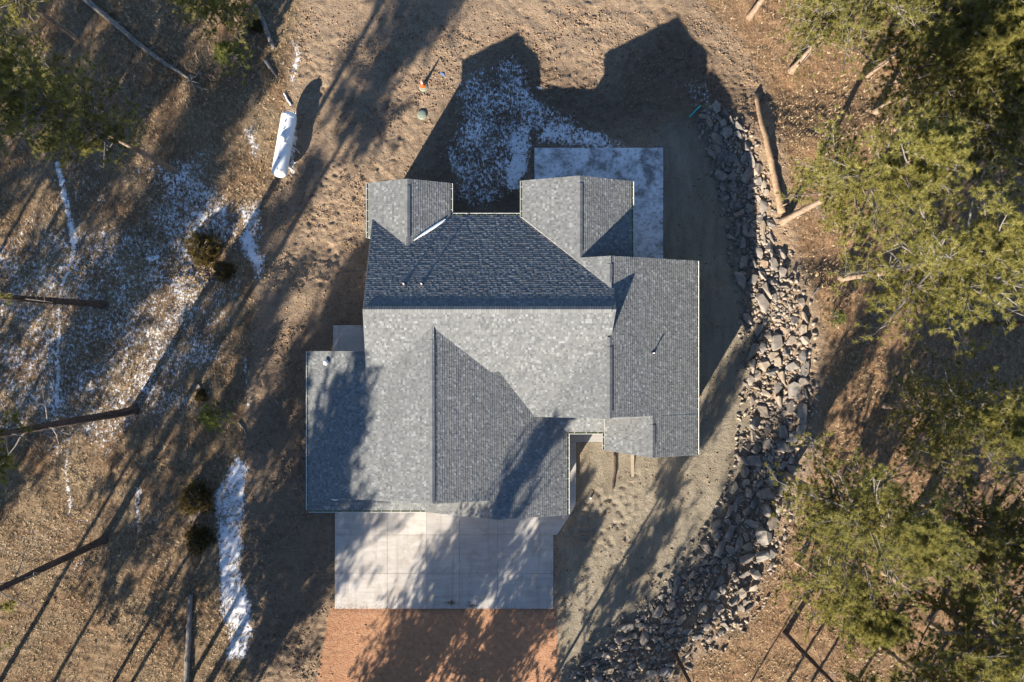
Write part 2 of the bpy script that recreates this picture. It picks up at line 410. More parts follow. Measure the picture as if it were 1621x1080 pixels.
SNOW = [  # photo polygon, coverage, feather in metres
    ([(-200,320),(200,300),(330,330),(400,430),(395,560),(330,700),(200,730),(60,760),(-200,740)], .53, 6.0),
    ([(190,230),(330,210),(380,300),(395,420),(300,450),(200,430)], .60, 5.0),
    ([(60,240),(180,250),(180,340),(40,350)], .45, 2.0),
    ([(372,190),(404,180),(412,240),(398,270),(378,250)], .64, 1.6),
    ([(362,330),(412,300),(410,420),(392,450),(374,440),(355,380)], .74, 2.0),
    ([(352,750),(372,715),(392,735),(390,900),(397,1040),(362,1050),(350,960),(344,860),(340,780)], .83, 1.0),
    ([(270,735),(350,720),(350,830),(290,830)], .48, 2.0),
    ([(-100,760),(330,760),(330,960),(-100,960)], .42, 6.0),
    ([(452,55),(472,60),(470,125),(452,130)], .62, .6),
    ([(450,165),(470,165),(462,275),(446,280)], .66, .6),
    ([(725,75),(850,60),(870,150),(1000,215),(1000,240),(846,240),(846,330),(700,330),(690,250)], .565, 2.6),
    ([(790,180),(846,190),(846,310),(790,310)], .72, 1.6),
    ([(846,180),(960,200),(990,236),(846,236)], .68, 1.4),
    ([(1080,105),(1130,110),(1135,170),(1090,165)], .45, 1.0),
    ([(848,118),(872,120),(872,140),(848,138)], .56, .6),
    ([(72,250),(86,250),(110,380),(98,480),(96,640),(84,640),(90,480),(96,390)], .72, .35),
    ([(100,640),(108,640),(118,800),(108,860),(104,780)], .60, .4),
    ([(385,560),(398,560),(394,640),(386,640)], .62, .5),
    ([(210,770),(226,770),(224,850),(214,850)], .62, .4),
    ([(222,404),(240,400),(246,406),(228,416)], 1.0, .3),
]
WXs = X + 1.3 * (fbm(X * .45, Y * .45, 201, 4) - .5) * 2; WYs = Y + 1.3 * (fbm(X * .45 + 31, Y * .45, 202, 4) - .5) * 2
for poly, v, fe in SNOW:
    wk = min(1.0, fe / 2.0)
    zb[:, 0] = np.maximum(zb[:, 0], v * polymask(polyw(poly), X + (WXs - X) * wk, Y + (WYs - Y) * wk, fe))
SHADE_CHURN = [([(650,290),(715,140),(815,40),(850,80),(960,130),(1080,-10),(1130,60),(1205,140),(1170,190),(1040,190),(840,240),(840,340),(650,340)], .75, 2.5),  # outline of the house's cast shadow, put into the soil colour
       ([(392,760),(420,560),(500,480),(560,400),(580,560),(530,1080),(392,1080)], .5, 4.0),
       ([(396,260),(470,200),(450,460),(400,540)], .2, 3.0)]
for poly, v, fe in SHADE_CHURN:
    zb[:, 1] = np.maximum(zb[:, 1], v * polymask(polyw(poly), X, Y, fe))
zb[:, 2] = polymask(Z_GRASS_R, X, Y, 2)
for nm, arr in (('zone_a', za), ('zone_b', zb)):
    at = me.attributes.new(nm, 'FLOAT_COLOR', 'POINT'); at.data.foreach_set('color', arr.ravel())
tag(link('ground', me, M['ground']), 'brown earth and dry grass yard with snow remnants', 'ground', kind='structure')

# ------------------------------------------------------------------ concrete
def slab_set(name, label, cat, polys_px, ztop, mats, parts='slab', thick=.14, gap=.005):
    c = gp(*np.mean(np.concatenate([np.array(p, float) for p in polys_px]), axis=0)); c.z = ztop - thick
    root = empty(name, c, label, cat)
    for i, p in enumerate(polys_px):
        pw = [rp(a, b, ztop) - c for a, b in p]
        cen = sum(pw, Vector()) / len(pw)
        pts = []
        for q in pw:
            d = q - cen; pts.append(q - Vector((math.copysign(gap, d.x), math.copysign(gap, d.y), 0)))
        area = sum(pts[k].x * pts[(k+1) % len(pts)].y - pts[(k+1) % len(pts)].x * pts[k].y for k in range(len(pts)))
        if area < 0: pts = pts[::-1]
        inner = [p_ + (sum(pts, Vector()) / len(pts) - p_).normalized() * .009 for p_ in pts]
        dz = R.uniform(-.004, .004)
        mb = MB(); k = len(pts)
        mb.v = [(q.x, q.y, 0) for q in pts] + [(q.x, q.y, thick - .012 + dz) for q in pts] + [(q.x, q.y, thick + dz) for q in inner]
        for a in range(k):
            b_ = (a + 1) % k
            mb.f += [[a, b_, k + b_, k + a], [k + a, k + b_, 2*k + b_, 2*k + a]]
        mb.f.append([2*k + a for a in range(k)])
        mb.build(parts, mats[i % len(mats)], root)
    return root
xs = [530, 613, 675, 727, 788, 876]; ys = [796, 847, 908, 964]
P = []; MM = []
for r in range(3):
    for c in range(5):
        if r == 0 and c == 4: P.append([(788,796),(900,796),(906,810),(882,847),(788,847)])
        else: P.append([(xs[c], ys[r]), (xs[c+1], ys[r]), (xs[c+1], ys[r+1]), (xs[c], ys[r+1])])
        MM.append(M['conc'] if c < 2 else M['conc_new'])
slab_set('driveway', 'pale jointed concrete driveway apron in front of the garage', 'driveway', P, .07, MM)
slab_set('footpath', 'narrow concrete footpath along the garage wall up to the entry', 'footpath',
         [[(893,798),(893,755),(912,755),(912,798),(905,812)], [(893,755),(893,700),(912,700),(912,755)], [(893,700),(893,668),(958,668),(958,700)]], .09, [M['conc_new']])
slab_set('stoop', 'small square concrete stoop in the notch on the left of the house', 'stoop', [[(527,515),(592,515),(592,562),(527,562)]], .22, [M['conc']], thick=.5)
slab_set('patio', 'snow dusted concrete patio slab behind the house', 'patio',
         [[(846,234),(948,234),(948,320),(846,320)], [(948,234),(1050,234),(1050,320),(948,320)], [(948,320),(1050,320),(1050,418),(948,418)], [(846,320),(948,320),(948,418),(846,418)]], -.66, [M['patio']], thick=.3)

# ------------------------------------------------------------------ the house
house = empty('house', (0, 0, 0), 'large house with grey shingled cross gable roof in the middle of the clearing', 'house')
class Pl:                                            # roof plane z = a + gx*x + gy*y
    def __init__(s, a, gx, gy): s.a, s.gx, s.gy = a, gx, gy
    def z(s, x, y): return s.a + s.gx * x + s.gy * y
    def at(s, px, py):
        kx = (px - CX) / FPX; ky = (CY - py) / FPX
        g = s.gx * kx + s.gy * ky
        z = (s.a + g * CAMH) / (1 + g)
        return Vector((kx * (CAMH - z), ky * (CAMH - z), z))
def fromtri(a, b, c):
    n = (b - a).cross(c - a); gx_, gy_ = -n.x / n.z, -n.y / n.z
    return Pl(a.z - gx_ * a.x - gy_ * a.y, gx_, gy_)
pA, pG = .417, .3333
zA = 6.5; yA = 50 * (CAMH - zA) / FPX
AN = Pl(zA + pA * yA, 0, -pA); AS = Pl(zA - pA * yA, 0, pA)
zG = 6.07; xG = -4.776
GW = Pl(zG - pG * xG, pG, 0); GE = Pl(zG + pG * xG, -pG, 0)
zD = 5.93; xD = 5.875
DW = Pl(zD - pG * xD, pG, 0); DE = Pl(zD + pG * xD, -pG, 0)
q = DW.at(918, 340); xC, zC = q.x, q.z; CE = Pl(zC + pG * xC, -pG, 0)
q = DE.at(1033, 690); xF, zF = q.x, q.z; FW = Pl(zF - pG * xF, pG, 0)
zB = 4.85; xB = -6.46; BWp = Pl(zB - pG * xB, pG, 0); BEp = Pl(zB + pG * xB, -pG, 0)
q = GE.at(787, 805); xJ, zJ = q.x, q.z; JW = Pl(zJ - pG * xJ, pG, 0)
ySS = -268 * (CAMH - 3.3) / FPX; SSp = Pl(3.3 - pA * ySS, 0, pA)
yPS = -144 * (CAMH - 3.4) / FPX; PSp = Pl(3.4 - pA * yPS, 0, pA)
va = AS.at(966, 532); vb = GE.at(790, 588); vc = GE.at(846, 660); vd = DW.at(915, 662); vd.z -= .12; ve = DW.at(966, 664)
T1, T2, T3 = fromtri(va, vb, vc), fromtri(va, vc, vd), fromtri(va, vd, ve)
ROOF = [
 (AN, [[(574,490),(590,341),(828,341),(828,490)], [(828,345.5),(972,457),(975.5,490),(828,490)]], None),
 (AS, [[(574,490),(975.5,490),(968,532),(790,588),(580,602)]], None),
 (BWp, [[(583,289.5),(645,283),(643,390.5),(583,377)]], None),
 (BEp, [[(645,283),(713,290),(713,341),(643,390.5)]], None),
 (DW, [[(827,286),(918,278),(918,417),(827,345)], [(918,408),(967,405),(968,458),(918,417)]], None),
 (CE, [[(918,278),(1000,287),(1000,416),(918,413)]], None),
 (DE, [[(967,405),(1103,413),(1103,656),(1033,659),(966,664)], [(1033,659),(1103,656),(1103,720.5),(1033,725)]], None),
 (FW, [[(957,650),(1033,650),(1033,725),(957,713)]], None),
 (PSp, [[(856,648),(968,648),(957,684),(898,684)]], None),
 (GW, [[(488,556),(522,556),(522,788),(488,808)], [(522,556),(600,556),(600,793),(522,788)], [(600,556),(687,514),(686,798),(600,793)]], None),
 (GE, [[(687,514),(787,585),(787,792.5),(686,798)], [(787,585),(870,600),(898,684),(898,815.5),(787,823)]], None),
 (JW, [[(674,790),(787,785),(787,823),(674,811)]], None),
 (SSp, [[(488,808),(677,808),(690,786),(522,787)]], None),
 (T1, [['w', va, vb, vc]], (-1, 0)), (T2, [['w', va, vc, vd]], (-1, 0)), (T3, [['w', va, vd, ve]], (-1, 0)),
]
def clip(poly, hp):
    out = []
    for (nx_, ny_, d) in hp:
        out = []; n = len(poly)
        for i in range(n):
            a, b = poly[i], poly[(i + 1) % n]
            da = nx_ * a[0] + ny_ * a[1] - d; db = nx_ * b[0] + ny_ * b[1] - d
            if da >= 0: out.append(a)
            if da * db < 0:
                t = da / (da - db); out.append((a[0] + t * (b[0] - a[0]), a[1] + t * (b[1] - a[1])))
        poly = out
        if len(poly) < 3: return []
    return poly
def convex_hp(p):
    a = sum(p[i][0] * p[(i+1) % len(p)][1] - p[(i+1) % len(p)][0] * p[i][1] for i in range(len(p)))
    if a < 0: p = p[::-1]
    hp = []
    for i in range(len(p)):
        (x0, y0), (x1, y1) = p[i], p[(i+1) % len(p)]
        L = math.hypot(x1 - x0, y1 - y0)
        if L < 1e-6: continue
        n_ = (-(y1 - y0) / L, (x1 - x0) / L); hp.append((n_[0], n_[1], n_[0] * x0 + n_[1] * y0))
    return hp
def shingles(pl, polys, ddir, seed):
    rg = random.Random(seed)
    g = math.hypot(pl.gx, pl.gy)
    ux, uy = (-pl.gx / g, -pl.gy / g) if ddir is None else ddir
    vx, vy = -uy, ux
    e = .143 * math.cos(math.atan(g))
    Vv, Ff, Tn = [], [], []
    # one tab layout for the whole plane so that pieces of it join without a seam
    hps = [convex_hp([(u * ux + v * uy, u * vx + v * vy) for u, v in p]) for p in polys]
    U = [(x * ux + y * uy) for p in polys for x, y in p]; W = [(x * vx + y * vy) for p in polys for x, y in p]
    k0 = math.floor(min(U) / e); k1 = math.ceil(max(U) / e)
    bb = [(min(x * ux + y * uy for x, y in p), max(x * ux + y * uy for x, y in p), min(x * vx + y * vy for x, y in p), max(x * vx + y * vy for x, y in p)) for p in polys]
    for k in range(k0, k1):
        w_ = min(W) - rg.uniform(0, .3); cs = rg.uniform(-.05, .05)
        while w_ < max(W):
            wd = rg.uniform(.07, .18); th = rg.choice((.009, .012, .018, .021)); 
            r_ = rg.random(); tn = rg.uniform(.35, .75) if r_ < .62 else (rg.uniform(.05, .35) if r_ < .84 else rg.uniform(.8, 1.0))
            tn = min(1, max(0, tn + cs))
            w2 = w_ + wd - .004
            for hp, B in zip(hps, bb):
                if (k + 1) * e < B[0] or k * e > B[1] or w2 < B[2] or w_ > B[3]: continue
                quad = [(k * e, w_), ((k + 1) * e, w_), ((k + 1) * e, w2), (k * e, w2)]
                c = clip(quad, hp)
                if not c: continue
                n0 = len(Vv)
                for u, v in c:
                    x = u * ux + v * vx; y = u * uy + v * vy
                    Vv.append((x, y, pl.z(x, y) + .003 + th * (u / e - k)))
                Ff.append(list(range(n0, n0 + len(c)))); Tn.append(tn)
                low = [q_ for q_ in c if q_[0] > (k + 1) * e - 1e-6]
                if len(low) >= 2:
                    lo, hi = min(low, key=lambda t: t[1]), max(low, key=lambda t: t[1])
                    n0 = len(Vv)
                    for (u, v), zz in ((lo, th), (lo, -.004), (hi, -.004), (hi, th)):
                        x = u * ux + v * vx; y = u * uy + v * vy; Vv.append((x, y, pl.z(x, y) + .003 + zz))
                    Ff.append([n0, n0 + 1, n0 + 2, n0 + 3]); Tn.append(tn * .5)  # butt face toned darker, the course shadow put into its colour
            w_ += wd
    # upward faces
    me = bpy.data.meshes.new('shingles')
    fx = []
    for f in Ff:
        a, b, c = Vector(Vv[f[0]]), Vector(Vv[f[1]]), Vector(Vv[f[2]])
        fx.append(f if (b - a).cross(c - a).z >= -1e-9 else f[::-1])
    me.from_pydata(Vv, [], fx); face_tone(me, Tn); return me
for i, (pl, polys, dd) in enumerate(ROOF):
    PW = []
    for p in polys:
        if p[0] == 'w': PW.append([(v.x, v.y) for v in p[1:]])
        else: PW.append([(pl.at(a, b).x, pl.at(a, b).y) for a, b in p])
    roof = None
    mb = MB()
    for p in PW:
        a = sum(p[k][0] * p[(k+1) % len(p)][1] - p[(k+1) % len(p)][0] * p[k][1] for k in range(len(p)))
        if a < 0: p = p[::-1]
        if dd is None: mb.prism(p, [pl.z(*c) - .20 for c in p], [pl.z(*c) - .012 for c in p])
        else: mb.prism(p, [pl.z(*c) - .06 for c in p], [pl.z(*c) - .012 for c in p])
    roof = mb.build('roof', M['fascia'], house)
    sh = link('shingles', shingles(pl, PW, dd, 100 + i), M['shingle'], roof); sh['kind'] = 'stuff'

def ridge_cap(a, b, ddirs, slopes, width=.17, lift=.045):
    """overlapping cap shingles bent over a ridge from a to b"""
    a, b = Vector(a), Vector(b); L = (b - a).length; d = (b - a) / L; n = int(L / .15)
    mb = MB(); tn = []
    s1 = Vector((ddirs[0][0], ddirs[0][1], -slopes[0])); s2 = Vector((ddirs[1][0], ddirs[1][1], -slopes[1]))
    st = L / n
    for i in range(n):
        p0 = a + d * (i * st); p1 = a + d * ((i + 1) * st); t = R.uniform(.25, .8)
        for s_ in (s1, s2):
            h0, h1 = lift + .004, lift + .018
            q = [p0 + Vector((0,0,h0)), p1 + Vector((0,0,h1)), p1 + s_ * width + Vector((0,0,h1)), p0 + s_ * width + Vector((0,0,h0))]
            if (q[1] - q[0]).cross(q[2] - q[0]).z < 0: q = q[::-1]
            mb.poly(q); tn.append(t)
            o_, e_ = p0 + s_ * width, p1 + s_ * width
            mb.poly([o_ + Vector((0,0,h0)), e_ + Vector((0,0,h1)), e_, o_]); tn.append(.0)
        mb.poly([p1 + s1 * width + Vector((0,0,h1)), p1 + Vector((0,0,h1)), p1 + s2 * width + Vector((0,0,h1)), p1 + s2 * width, p1, p1 + s1 * width]); tn.append(0.0)
    for p in (a, b):
        mb.poly([p + s1 * width + Vector((0,0,lift)), p + Vector((0,0,lift)), p + s2 * width + Vector((0,0,lift)), p + s2 * width, p, p + s1 * width]); tn.append(0.0)
    me = mb.mesh('ridge_cap'); face_tone(me, tn); link('ridge_cap', me, M['cap'], house)
WE = ((-1, 0), (1, 0)); NS = ((0, 1), (0, -1))
def yA_at(py, z): return (CY - py) * (CAMH - z) / FPX
ridge_cap((rp(580,490,zA).x, yA, zA), (rp(968,490,zA).x, yA, zA), NS, (pA, pA), .20)
ridge_cap((xG, yA_at(538,zG), zG), (xG, yA_at(795,zG), zG), WE, (pG, pG))
ridge_cap((xB, yA_at(294,zB), zB), (xB, yA_at(376,zB), zB), WE, (pG, pG))
ridge_cap((xC, yA_at(290,zC), zC), (xC, yA_at(398,zC), zC), WE, (pG, pG))
ridge_cap((xD, yA_at(418,zD), zD), (xD, yA_at(447,zD), zD), WE, (pG, pG))
ridge_cap((xD, yA_at(549,zD), zD), (xD, yA_at(652,zD), zD), WE, (pG, pG))
ridge_cap((xF, yA_at(673,zF), zF), (xF, yA_at(704,zF), zF), WE, (pG, pG))
# flush caps on the ridge ends that carry no vent
for x, z, y0, y1 in ((xG, zG, 516, 538), (xB, zB, 283.5, 294), (xB, zB, 376, 389), (xC, zC, 278.5, 290), (xC, zC, 398, 407), (xD, zD, 406, 418), (xD, zD, 447, 455), (xD, zD, 534, 549), (xD, zD, 652, 663), (xF, zF, 660, 673), (xF, zF, 704, 724)):
    ridge_cap((x, yA_at(y0, z), z), (x, yA_at(y1, z), z), WE, (pG, pG), .15, .012)

# gutters: open troughs on the eaves with hangers
def gutter(a, b, out):
    a, b = Vector(a), Vector(b); d = (b - a).normalized(); o = Vector((out[0], out[1], 0)); L = (b - a).length
    up = Vector((0, 0, 1)); wd, dp = .125, .11
    mb = MB()
    def strip(p, q):
        for s_ in (0, 1): pass
        mb.poly([a + p, b + p, b + q, a + q])
    prof = [o * .004 + up * -.03, o * .004 - up * dp, o * (wd - .03) - up * dp, o * wd - up * .02, o * wd + up * 0.0, o * (wd + .022) + up * 0, o * (wd + .022) - up * .02]
    for p, q in zip(prof[:-1], prof[1:]): strip(p, q)
    for e_ in (a, b): mb.poly([e_ + p for p in prof[:4]])
    g = mb.build('gutter', M['gutter'], house)
    mi = MB(); mi.poly([a + o * .006 - up * .07, b + o * .006 - up * .07, b + o * (wd - .012) - up * .07, a + o * (wd - .012) - up * .07])
    mi.build('trough_lining', M['gutter_in'], g)
    n = max(2, int(L / .62))
    for i in range(n):
        t = (i + .5) / n * L; h = MB()
        c = a + d * t
        h.poly([c - d * .012 + up * .004, c + d * .012 + up * .004, c + d * .012 + o * wd + up * .004, c - d * .012 + o * wd + up * .004])
        h.build('hanger', M['gutter'], g)
def eave(pl, p0, p1, out):
    a, b = pl.at(*p0), pl.at(*p1); a.z -= .02; b.z -= .02; gutter(a, b, out)
eave(GW, (488,556.5), (488,807.5), (-1,0)); eave(SSp, (488.5,808), (673,808), (0,-1)); eave(GE, (898,685), (898,815), (1,0))
eave(PSp, (900,684), (956,684), (0,-1)); eave(FW, (957,686), (957,712), (-1,0)); eave(DE, (1103,413.5), (1103,720), (1,0))
eave(CE, (1000,287.5), (1000,408), (1,0)); eave(DW, (827,286.5), (827,344), (-1,0)); eave(AN, (715,341), (826,341), (0,1))
eave(BWp, (583,290), (583,376.5), (-1,0)); eave(BEp, (713,290.5), (713,340), (1,0))

# walls (one mesh per face), openings set proud of them
def wall_poly(pts, name='wall', mat='siding'):
    mb = MB(); mb.poly(pts); return mb.build(name, M[mat], house)
def block_ns(x0, x1, y0, y1, w_, e_, xr, zb=-1.3):    # ridge runs north-south
    zf = lambda x: min(w_.z(x, 0), e_.z(x, 0)) - .22
    for y in (y0, y1): wall_poly([(x0,y,zb),(x1,y,zb),(x1,y,zf(x1)),(xr,y,zf(xr)),(x0,y,zf(x0))])
    for x in (x0, x1): wall_poly([(x,y0,zb),(x,y1,zb),(x,y1,zf(x)),(x,y0,zf(x))])
def block_ew(x0, x1, y0, y1, zb=-1.3):
    zf = lambda y: min(AN.z(0, y), AS.z(0, y)) - .22
    for x in (x0, x1): wall_poly([(x,y0,zb),(x,y1,zb),(x,y1,zf(y1)),(x,yA,zf(yA)),(x,y0,zf(y0))])
    for y in (y0, y1): wall_poly([(x0,y,zb),(x1,y,zb),(x1,y,zf(y)),(x0,y,zf(y))])
block_ns(-12.55, 3.10, -9.75, -1.05, GW, GE, xG)
block_ew(-8.45, 5.85, -5.25, 7.45)
block_ns(-8.62, -4.35, 5.0, 9.62, BWp, BEp, xB)
block_ns(1.12, 7.08, 4.0, 9.68, DW, CE, xC)
block_ns(4.4, 11.2, -4.45, 4.7, DW, DE, xD)
block_ns(6.3, 11.2, -6.75, -4.5, FW, DE, xF)
block_ns(-5.05, 3.06, -10.62, -9.8, JW, GE, xJ)
wall_poly([(-12.5,-10.4,-1.3),(-5.1,-10.4,-1.3),(-5.1,-10.4,3.2),(-12.5,-10.4,3.2)]); wall_poly([(-12.5,-10.4,-1.3),(-12.5,-9.7,-1.3),(-12.5,-9.7,3.3),(-12.5,-10.4,3.2)])
def opening(kind, c, w_, h_, nrm):
    """window or door standing 3 cm proud of the wall; c is the middle of its sill"""
    n = Vector((nrm[0], nrm[1], 0)); t = Vector((-nrm[1], nrm[0], 0)); c = Vector(c)
    def slab(x0, x1, z0, z1, d0, d1):
        mb = MB(); P_ = [c + t * x + Vector((0,0,z)) + n * d for d in (d0, d1) for x, z in ((x0,z0),(x1,z0),(x1,z1),(x0,z1))]
        mb.v = [tuple(p) for p in P_]; mb.f = [[0,1,2,3],[7,6,5,4],[0,4,5,1],[1,5,6,2],[2,6,7,3],[3,7,4,0]]; return mb
    body = slab(-w_/2, w_/2, 0, h_, .005, .03).build(kind, M['garage_door' if kind != 'window' else 'glass'], house)
    if kind == 'window':
        f = slab(-w_/2-.08, w_/2+.08, h_, h_+.09, .004, .06); g = slab(-w_/2-.1, w_/2+.1, -.09, 0, .004, .08)
        f.build('frame', M['trim'], body); g.build('sill', M['trim'], body)
        for s_ in (-1, 1): slab(s_*w_/2-.045, s_*w_/2+.045, 0, h_, .004, .055).build('frame', M['trim'], body)
    elif kind == 'garage_door':
        for k in range(4): slab(-w_/2+.06, w_/2-.06, h_*k/4+.03, h_*(k+1)/4-.03, .03, .045).build('panel', M['garage_door'], body)
    else: slab(w_/2-.16, w_/2-.08, 1.0, 1.06, .03, .08).build('handle', M['rubber'], body)
opening('garage_door', (-9.2,-10.4,.1), 4.9, 2.45, (0,-1)); opening('garage_door', (-2.6,-10.62,.1), 3.2, 2.45, (0,-1)); opening('garage_door', (1.2,-10.62,.1), 2.9, 2.45, (0,-1))
opening('door', (4.6,-5.25,.15), 1.1, 2.1, (0,-1)); opening('door', (-8.45,-.2,.25), .95, 2.05, (-1,0))
for c, w_, h_, n in (((8.7,-6.75,.9),1.8,1.5,(0,-1)), ((11.2,-2.5,.9),1.5,1.5,(1,0)), ((11.2,2.2,.9),1.8,1.5,(1,0)), ((-6.5,9.62,.9),1.6,1.5,(0,1)), ((4.1,9.68,.5),2.6,2.0,(0,1)), ((-1.6,7.45,.6),2.4,1.9,(0,1)), ((-8.62,8,.9),1.2,1.3,(-1,0)), ((-12.55,-5,1.1),1.2,1.1,(-1,0)), ((3.10,-7.5,1.1),1.2,1.1,(1,0)), ((-8.45,3.6,.9),1.5,1.4,(-1,0))):
    opening('window', c, w_, h_, n)

# vents on the roof
def vent(pl, px, py, h, r=.045):
    p = pl.at(px, py)
    mb = MB(); mb.tube([p - Vector((0,0,.1)), p + Vector((0,0,h))], r, 10); o = mb.build('vent_pipe', M['pipe'], house)
    nrm = Vector((-pl.gx, -pl.gy, 1)).normalized(); f = MB(); Mx = Matrix.Translation(p + nrm * .02) @ nrm.to_track_quat('Z', 'Y').to_matrix().to_4x4()
    f.lathe([(.16, -.02), (.15, .004), (.07, .05), (.06, .07)], 14, Mx); f.build('flashing', M['rubber'], o)
vent(AN, 640, 450, .42); vent(AN, 668, 450, .42); vent(DE, 1034, 559, .36)
p = GW.at(517, 574); mb = MB(); mb.lathe([(.1,0),(.1,.12),(.17,.13),(.17,.18),(.06,.22)], 16, Matrix.Translation(p)); mb.build('exhaust_vent', M['pipe'], house, True)
def lump(name, pl, pts, wpx, label=None):
    """a thin bank of snow lying along pts on a roof plane"""
    mb = MB(); n = len(pts)
    for i, (a, b) in enumerate(pts):
        c = pl.at(a, b); d = (pl.at(*pts[min(i+1, n-1)]) - pl.at(*pts[max(i-1, 0)])).normalized(); s_ = Vector((-d.y, d.x, 0)); wv = wpx[i] * .039
        for t, zz in ((-1, .012), (-.5, .07), (.5, .07), (1, .012)):
            q = c + s_ * t * wv; mb.v.append((q.x, q.y, pl.z(q.x, q.y) + zz + .02))
        if i:
            for k in range(3): mb.f.append([4*(i-1)+k, 4*(i-1)+k+1, 4*i+k+1, 4*i+k])
    return mb
sn = lump('s', BEp, [(655,381),(664,374.5),(674,368),(686,360.5),(697,353),(705,347)], [.6, 1.6, 2.4, 2.8, 2.6, .8]).build('snow_patch', M['snow'], None, True)
tag(sn, 'thin white snow wedge lying in the roof valley near the vent pipes', 'snow')
sn = lump('s', SSp, [(524,789.5),(528,791),(533,791),(538,790)], [.3, 1.2, 1.2, .3]).build('snow_patch', M['snow'], None, True)
tag(sn, 'tiny white snow remnant on the roof edge above the driveway', 'snow')

# ------------------------------------------------------------------ rock retaining wall
def stone_mesh(seed):
    rg = np.random.default_rng(seed)
    pts = rg.normal(size=(15, 3)); pts /= np.linalg.norm(pts, axis=1)[:, None]
    pts = np.sign(pts) * np.abs(pts) ** .82
    pts *= np.array([1, rg.uniform(.42, .75), rg.uniform(.28, .5)]) * .5 * rg.uniform(.85, 1.1, (15, 1))
    bm = bmesh.new()
    for p in pts: bm.verts.new(p)
    r = bmesh.ops.convex_hull(bm, input=bm.verts)
    bmesh.ops.delete(bm, geom=[v for v in bm.verts if not v.link_faces], context='VERTS')
    bmesh.ops.dissolve_limit(bm, angle_limit=.25, verts=bm.verts, edges=bm.edges)
    bmesh.ops.bevel(bm, geom=list(bm.edges), offset=.018, segments=1, affect='EDGES', profile=.5)
    me = bpy.data.meshes.new('stone'); bm.to_mesh(me); bm.free(); return me
STM = [stone_mesh(500 + i) for i in range(14)]
for m_ in STM: m_.materials.append(M['stone'])
wc = gp(1225, 620)
rock = empty('rock_wall', wc, 'curving retaining wall of piled grey boulders to the right of the house', 'rock wall')
seg = []; 
for (x0,y0,w0),(x1,y1,w1) in zip(BW[:-1], BW[1:]): seg.append(math.hypot(x1-x0, y1-y0))
cum = np.concatenate([[0], np.cumsum(seg)]); BL = cum[-1]
def band_pt(s, t):
    i = min(int(np.searchsorted(cum, s, side='right')) - 1, len(seg) - 1); f = (s - cum[i]) / seg[i]
    (x0,y0,w0),(x1,y1,w1) = BW[i], BW[i+1]
    dx, dy = (x1-x0)/seg[i], (y1-y0)/seg[i]; wv = w0 + (w1-w0)*f
    return x0 + (x1-x0)*f - dy*t*wv, y0 + (y1-y0)*f + dx*t*wv, math.atan2(dy, dx), wv
placed = []; tries = 0
while len(placed) < 300 and tries < 40000:
    tries += 1
    s = R.uniform(0, BL); t = R.uniform(-1, 1)
    x, y, ang, wv = band_pt(s, t)
    low = s / BL
    big = 1.0 if .25 < low < .72 else .8
    L = (R.choice((1.6, 1.4, 1.2, 1.0)) if tries < 160 else R.choice((1.25, 1.1, .95, .8)) if tries < 9000 else R.uniform(.5, .8)) * big
    if low > .75 and R.random() < .5: L *= .75
    if any((x-a)**2 + (y-b)**2 < (.245*(L+c))**2 for a, b, c in placed): continue
    placed.append((x, y, L))
    z = hz(x, y)
    o = bpy.data.objects.new('stone', R.choice(STM)); COL.objects.link(o); o.parent = rock
    o.location = Vector((x, y, z + L * .13)) - wc
    o.rotation_euler = (R.uniform(-.45, .45), R.uniform(-.45, .45), ang + R.choice((0, math.pi/2)) * (R.random() < .35) + R.uniform(-.6, .6))
    o.scale = (L, L * R.uniform(.75, 1.1), L * R.uniform(.8, 1.2))
# smaller rubble between them, one piece of geometry
base = []
for sd_ in range(6):
    m_ = STM[sd_ + 3]; vs = np.array([v.co[:] for v in m_.vertices])
    rg = np.random.default_rng(sd_); c8 = rg.normal(size=(9, 3)); c8 /= np.linalg.norm(c8, axis=1)[:, None]; c8 *= np.array([.5, .38, .3])
    bm = bmesh.new(); [bm.verts.new(p) for p in c8]; bmesh.ops.convex_hull(bm, input=bm.verts); bmesh.ops.triangulate(bm, faces=bm.faces)
    bmesh.ops.delete(bm, geom=[v for v in bm.verts if not v.link_faces], context='VERTS'); bm.verts.index_update()
    base.append((np.array([v.co[:] for v in bm.verts]), np.array([[v.index for v in f.verts] for f in bm.faces]))); bm.free()
def scatter_lumps(xyzs, sizes, tones, name, mat, parent=None, origin=Vector(), flat=1.0):
    VV, FF, TT = [], [], []; n0 = 0
    for (x, y, z), s_, tn in zip(xyzs, sizes, tones):
        bv, bf = base[R.randrange(6)]
        a = R.uniform(0, 6.283); ca, sa = math.cos(a), math.sin(a)
        v = bv * s_; v = np.stack([v[:,0]*ca - v[:,1]*sa, v[:,0]*sa + v[:,1]*ca, v[:,2] * flat], 1) + np.array([x - origin[0], y - origin[1], z - origin[2]])
        VV.append(v); FF.append(bf + n0); TT.append(np.full(len(bf), tn)); n0 += len(v)
    me = npmesh(name, np.concatenate(VV), np.concatenate(FF)); face_tone(me, np.concatenate(TT))
    return link(name, me, mat, parent)
pts = []; sz = []
for _ in range(6500):
    x, y, a, wv = band_pt(R.uniform(0, BL), max(-1.3, min(1.3, R.gauss(0, .56)))); pts.append((x, y)); sz.append(R.choice((.12, .16, .2, .28, .36, .45)))
zz = height(np.array([p[0] for p in pts]), np.array([p[1] for p in pts]))
o = scatter_lumps([(p[0], p[1], z + s_ * .12) for p, z, s_ in zip(pts, zz, sz)], sz, [R.random() for _ in pts], 'rubble', M['rubble'], rock, wc); o['kind'] = 'stuff'

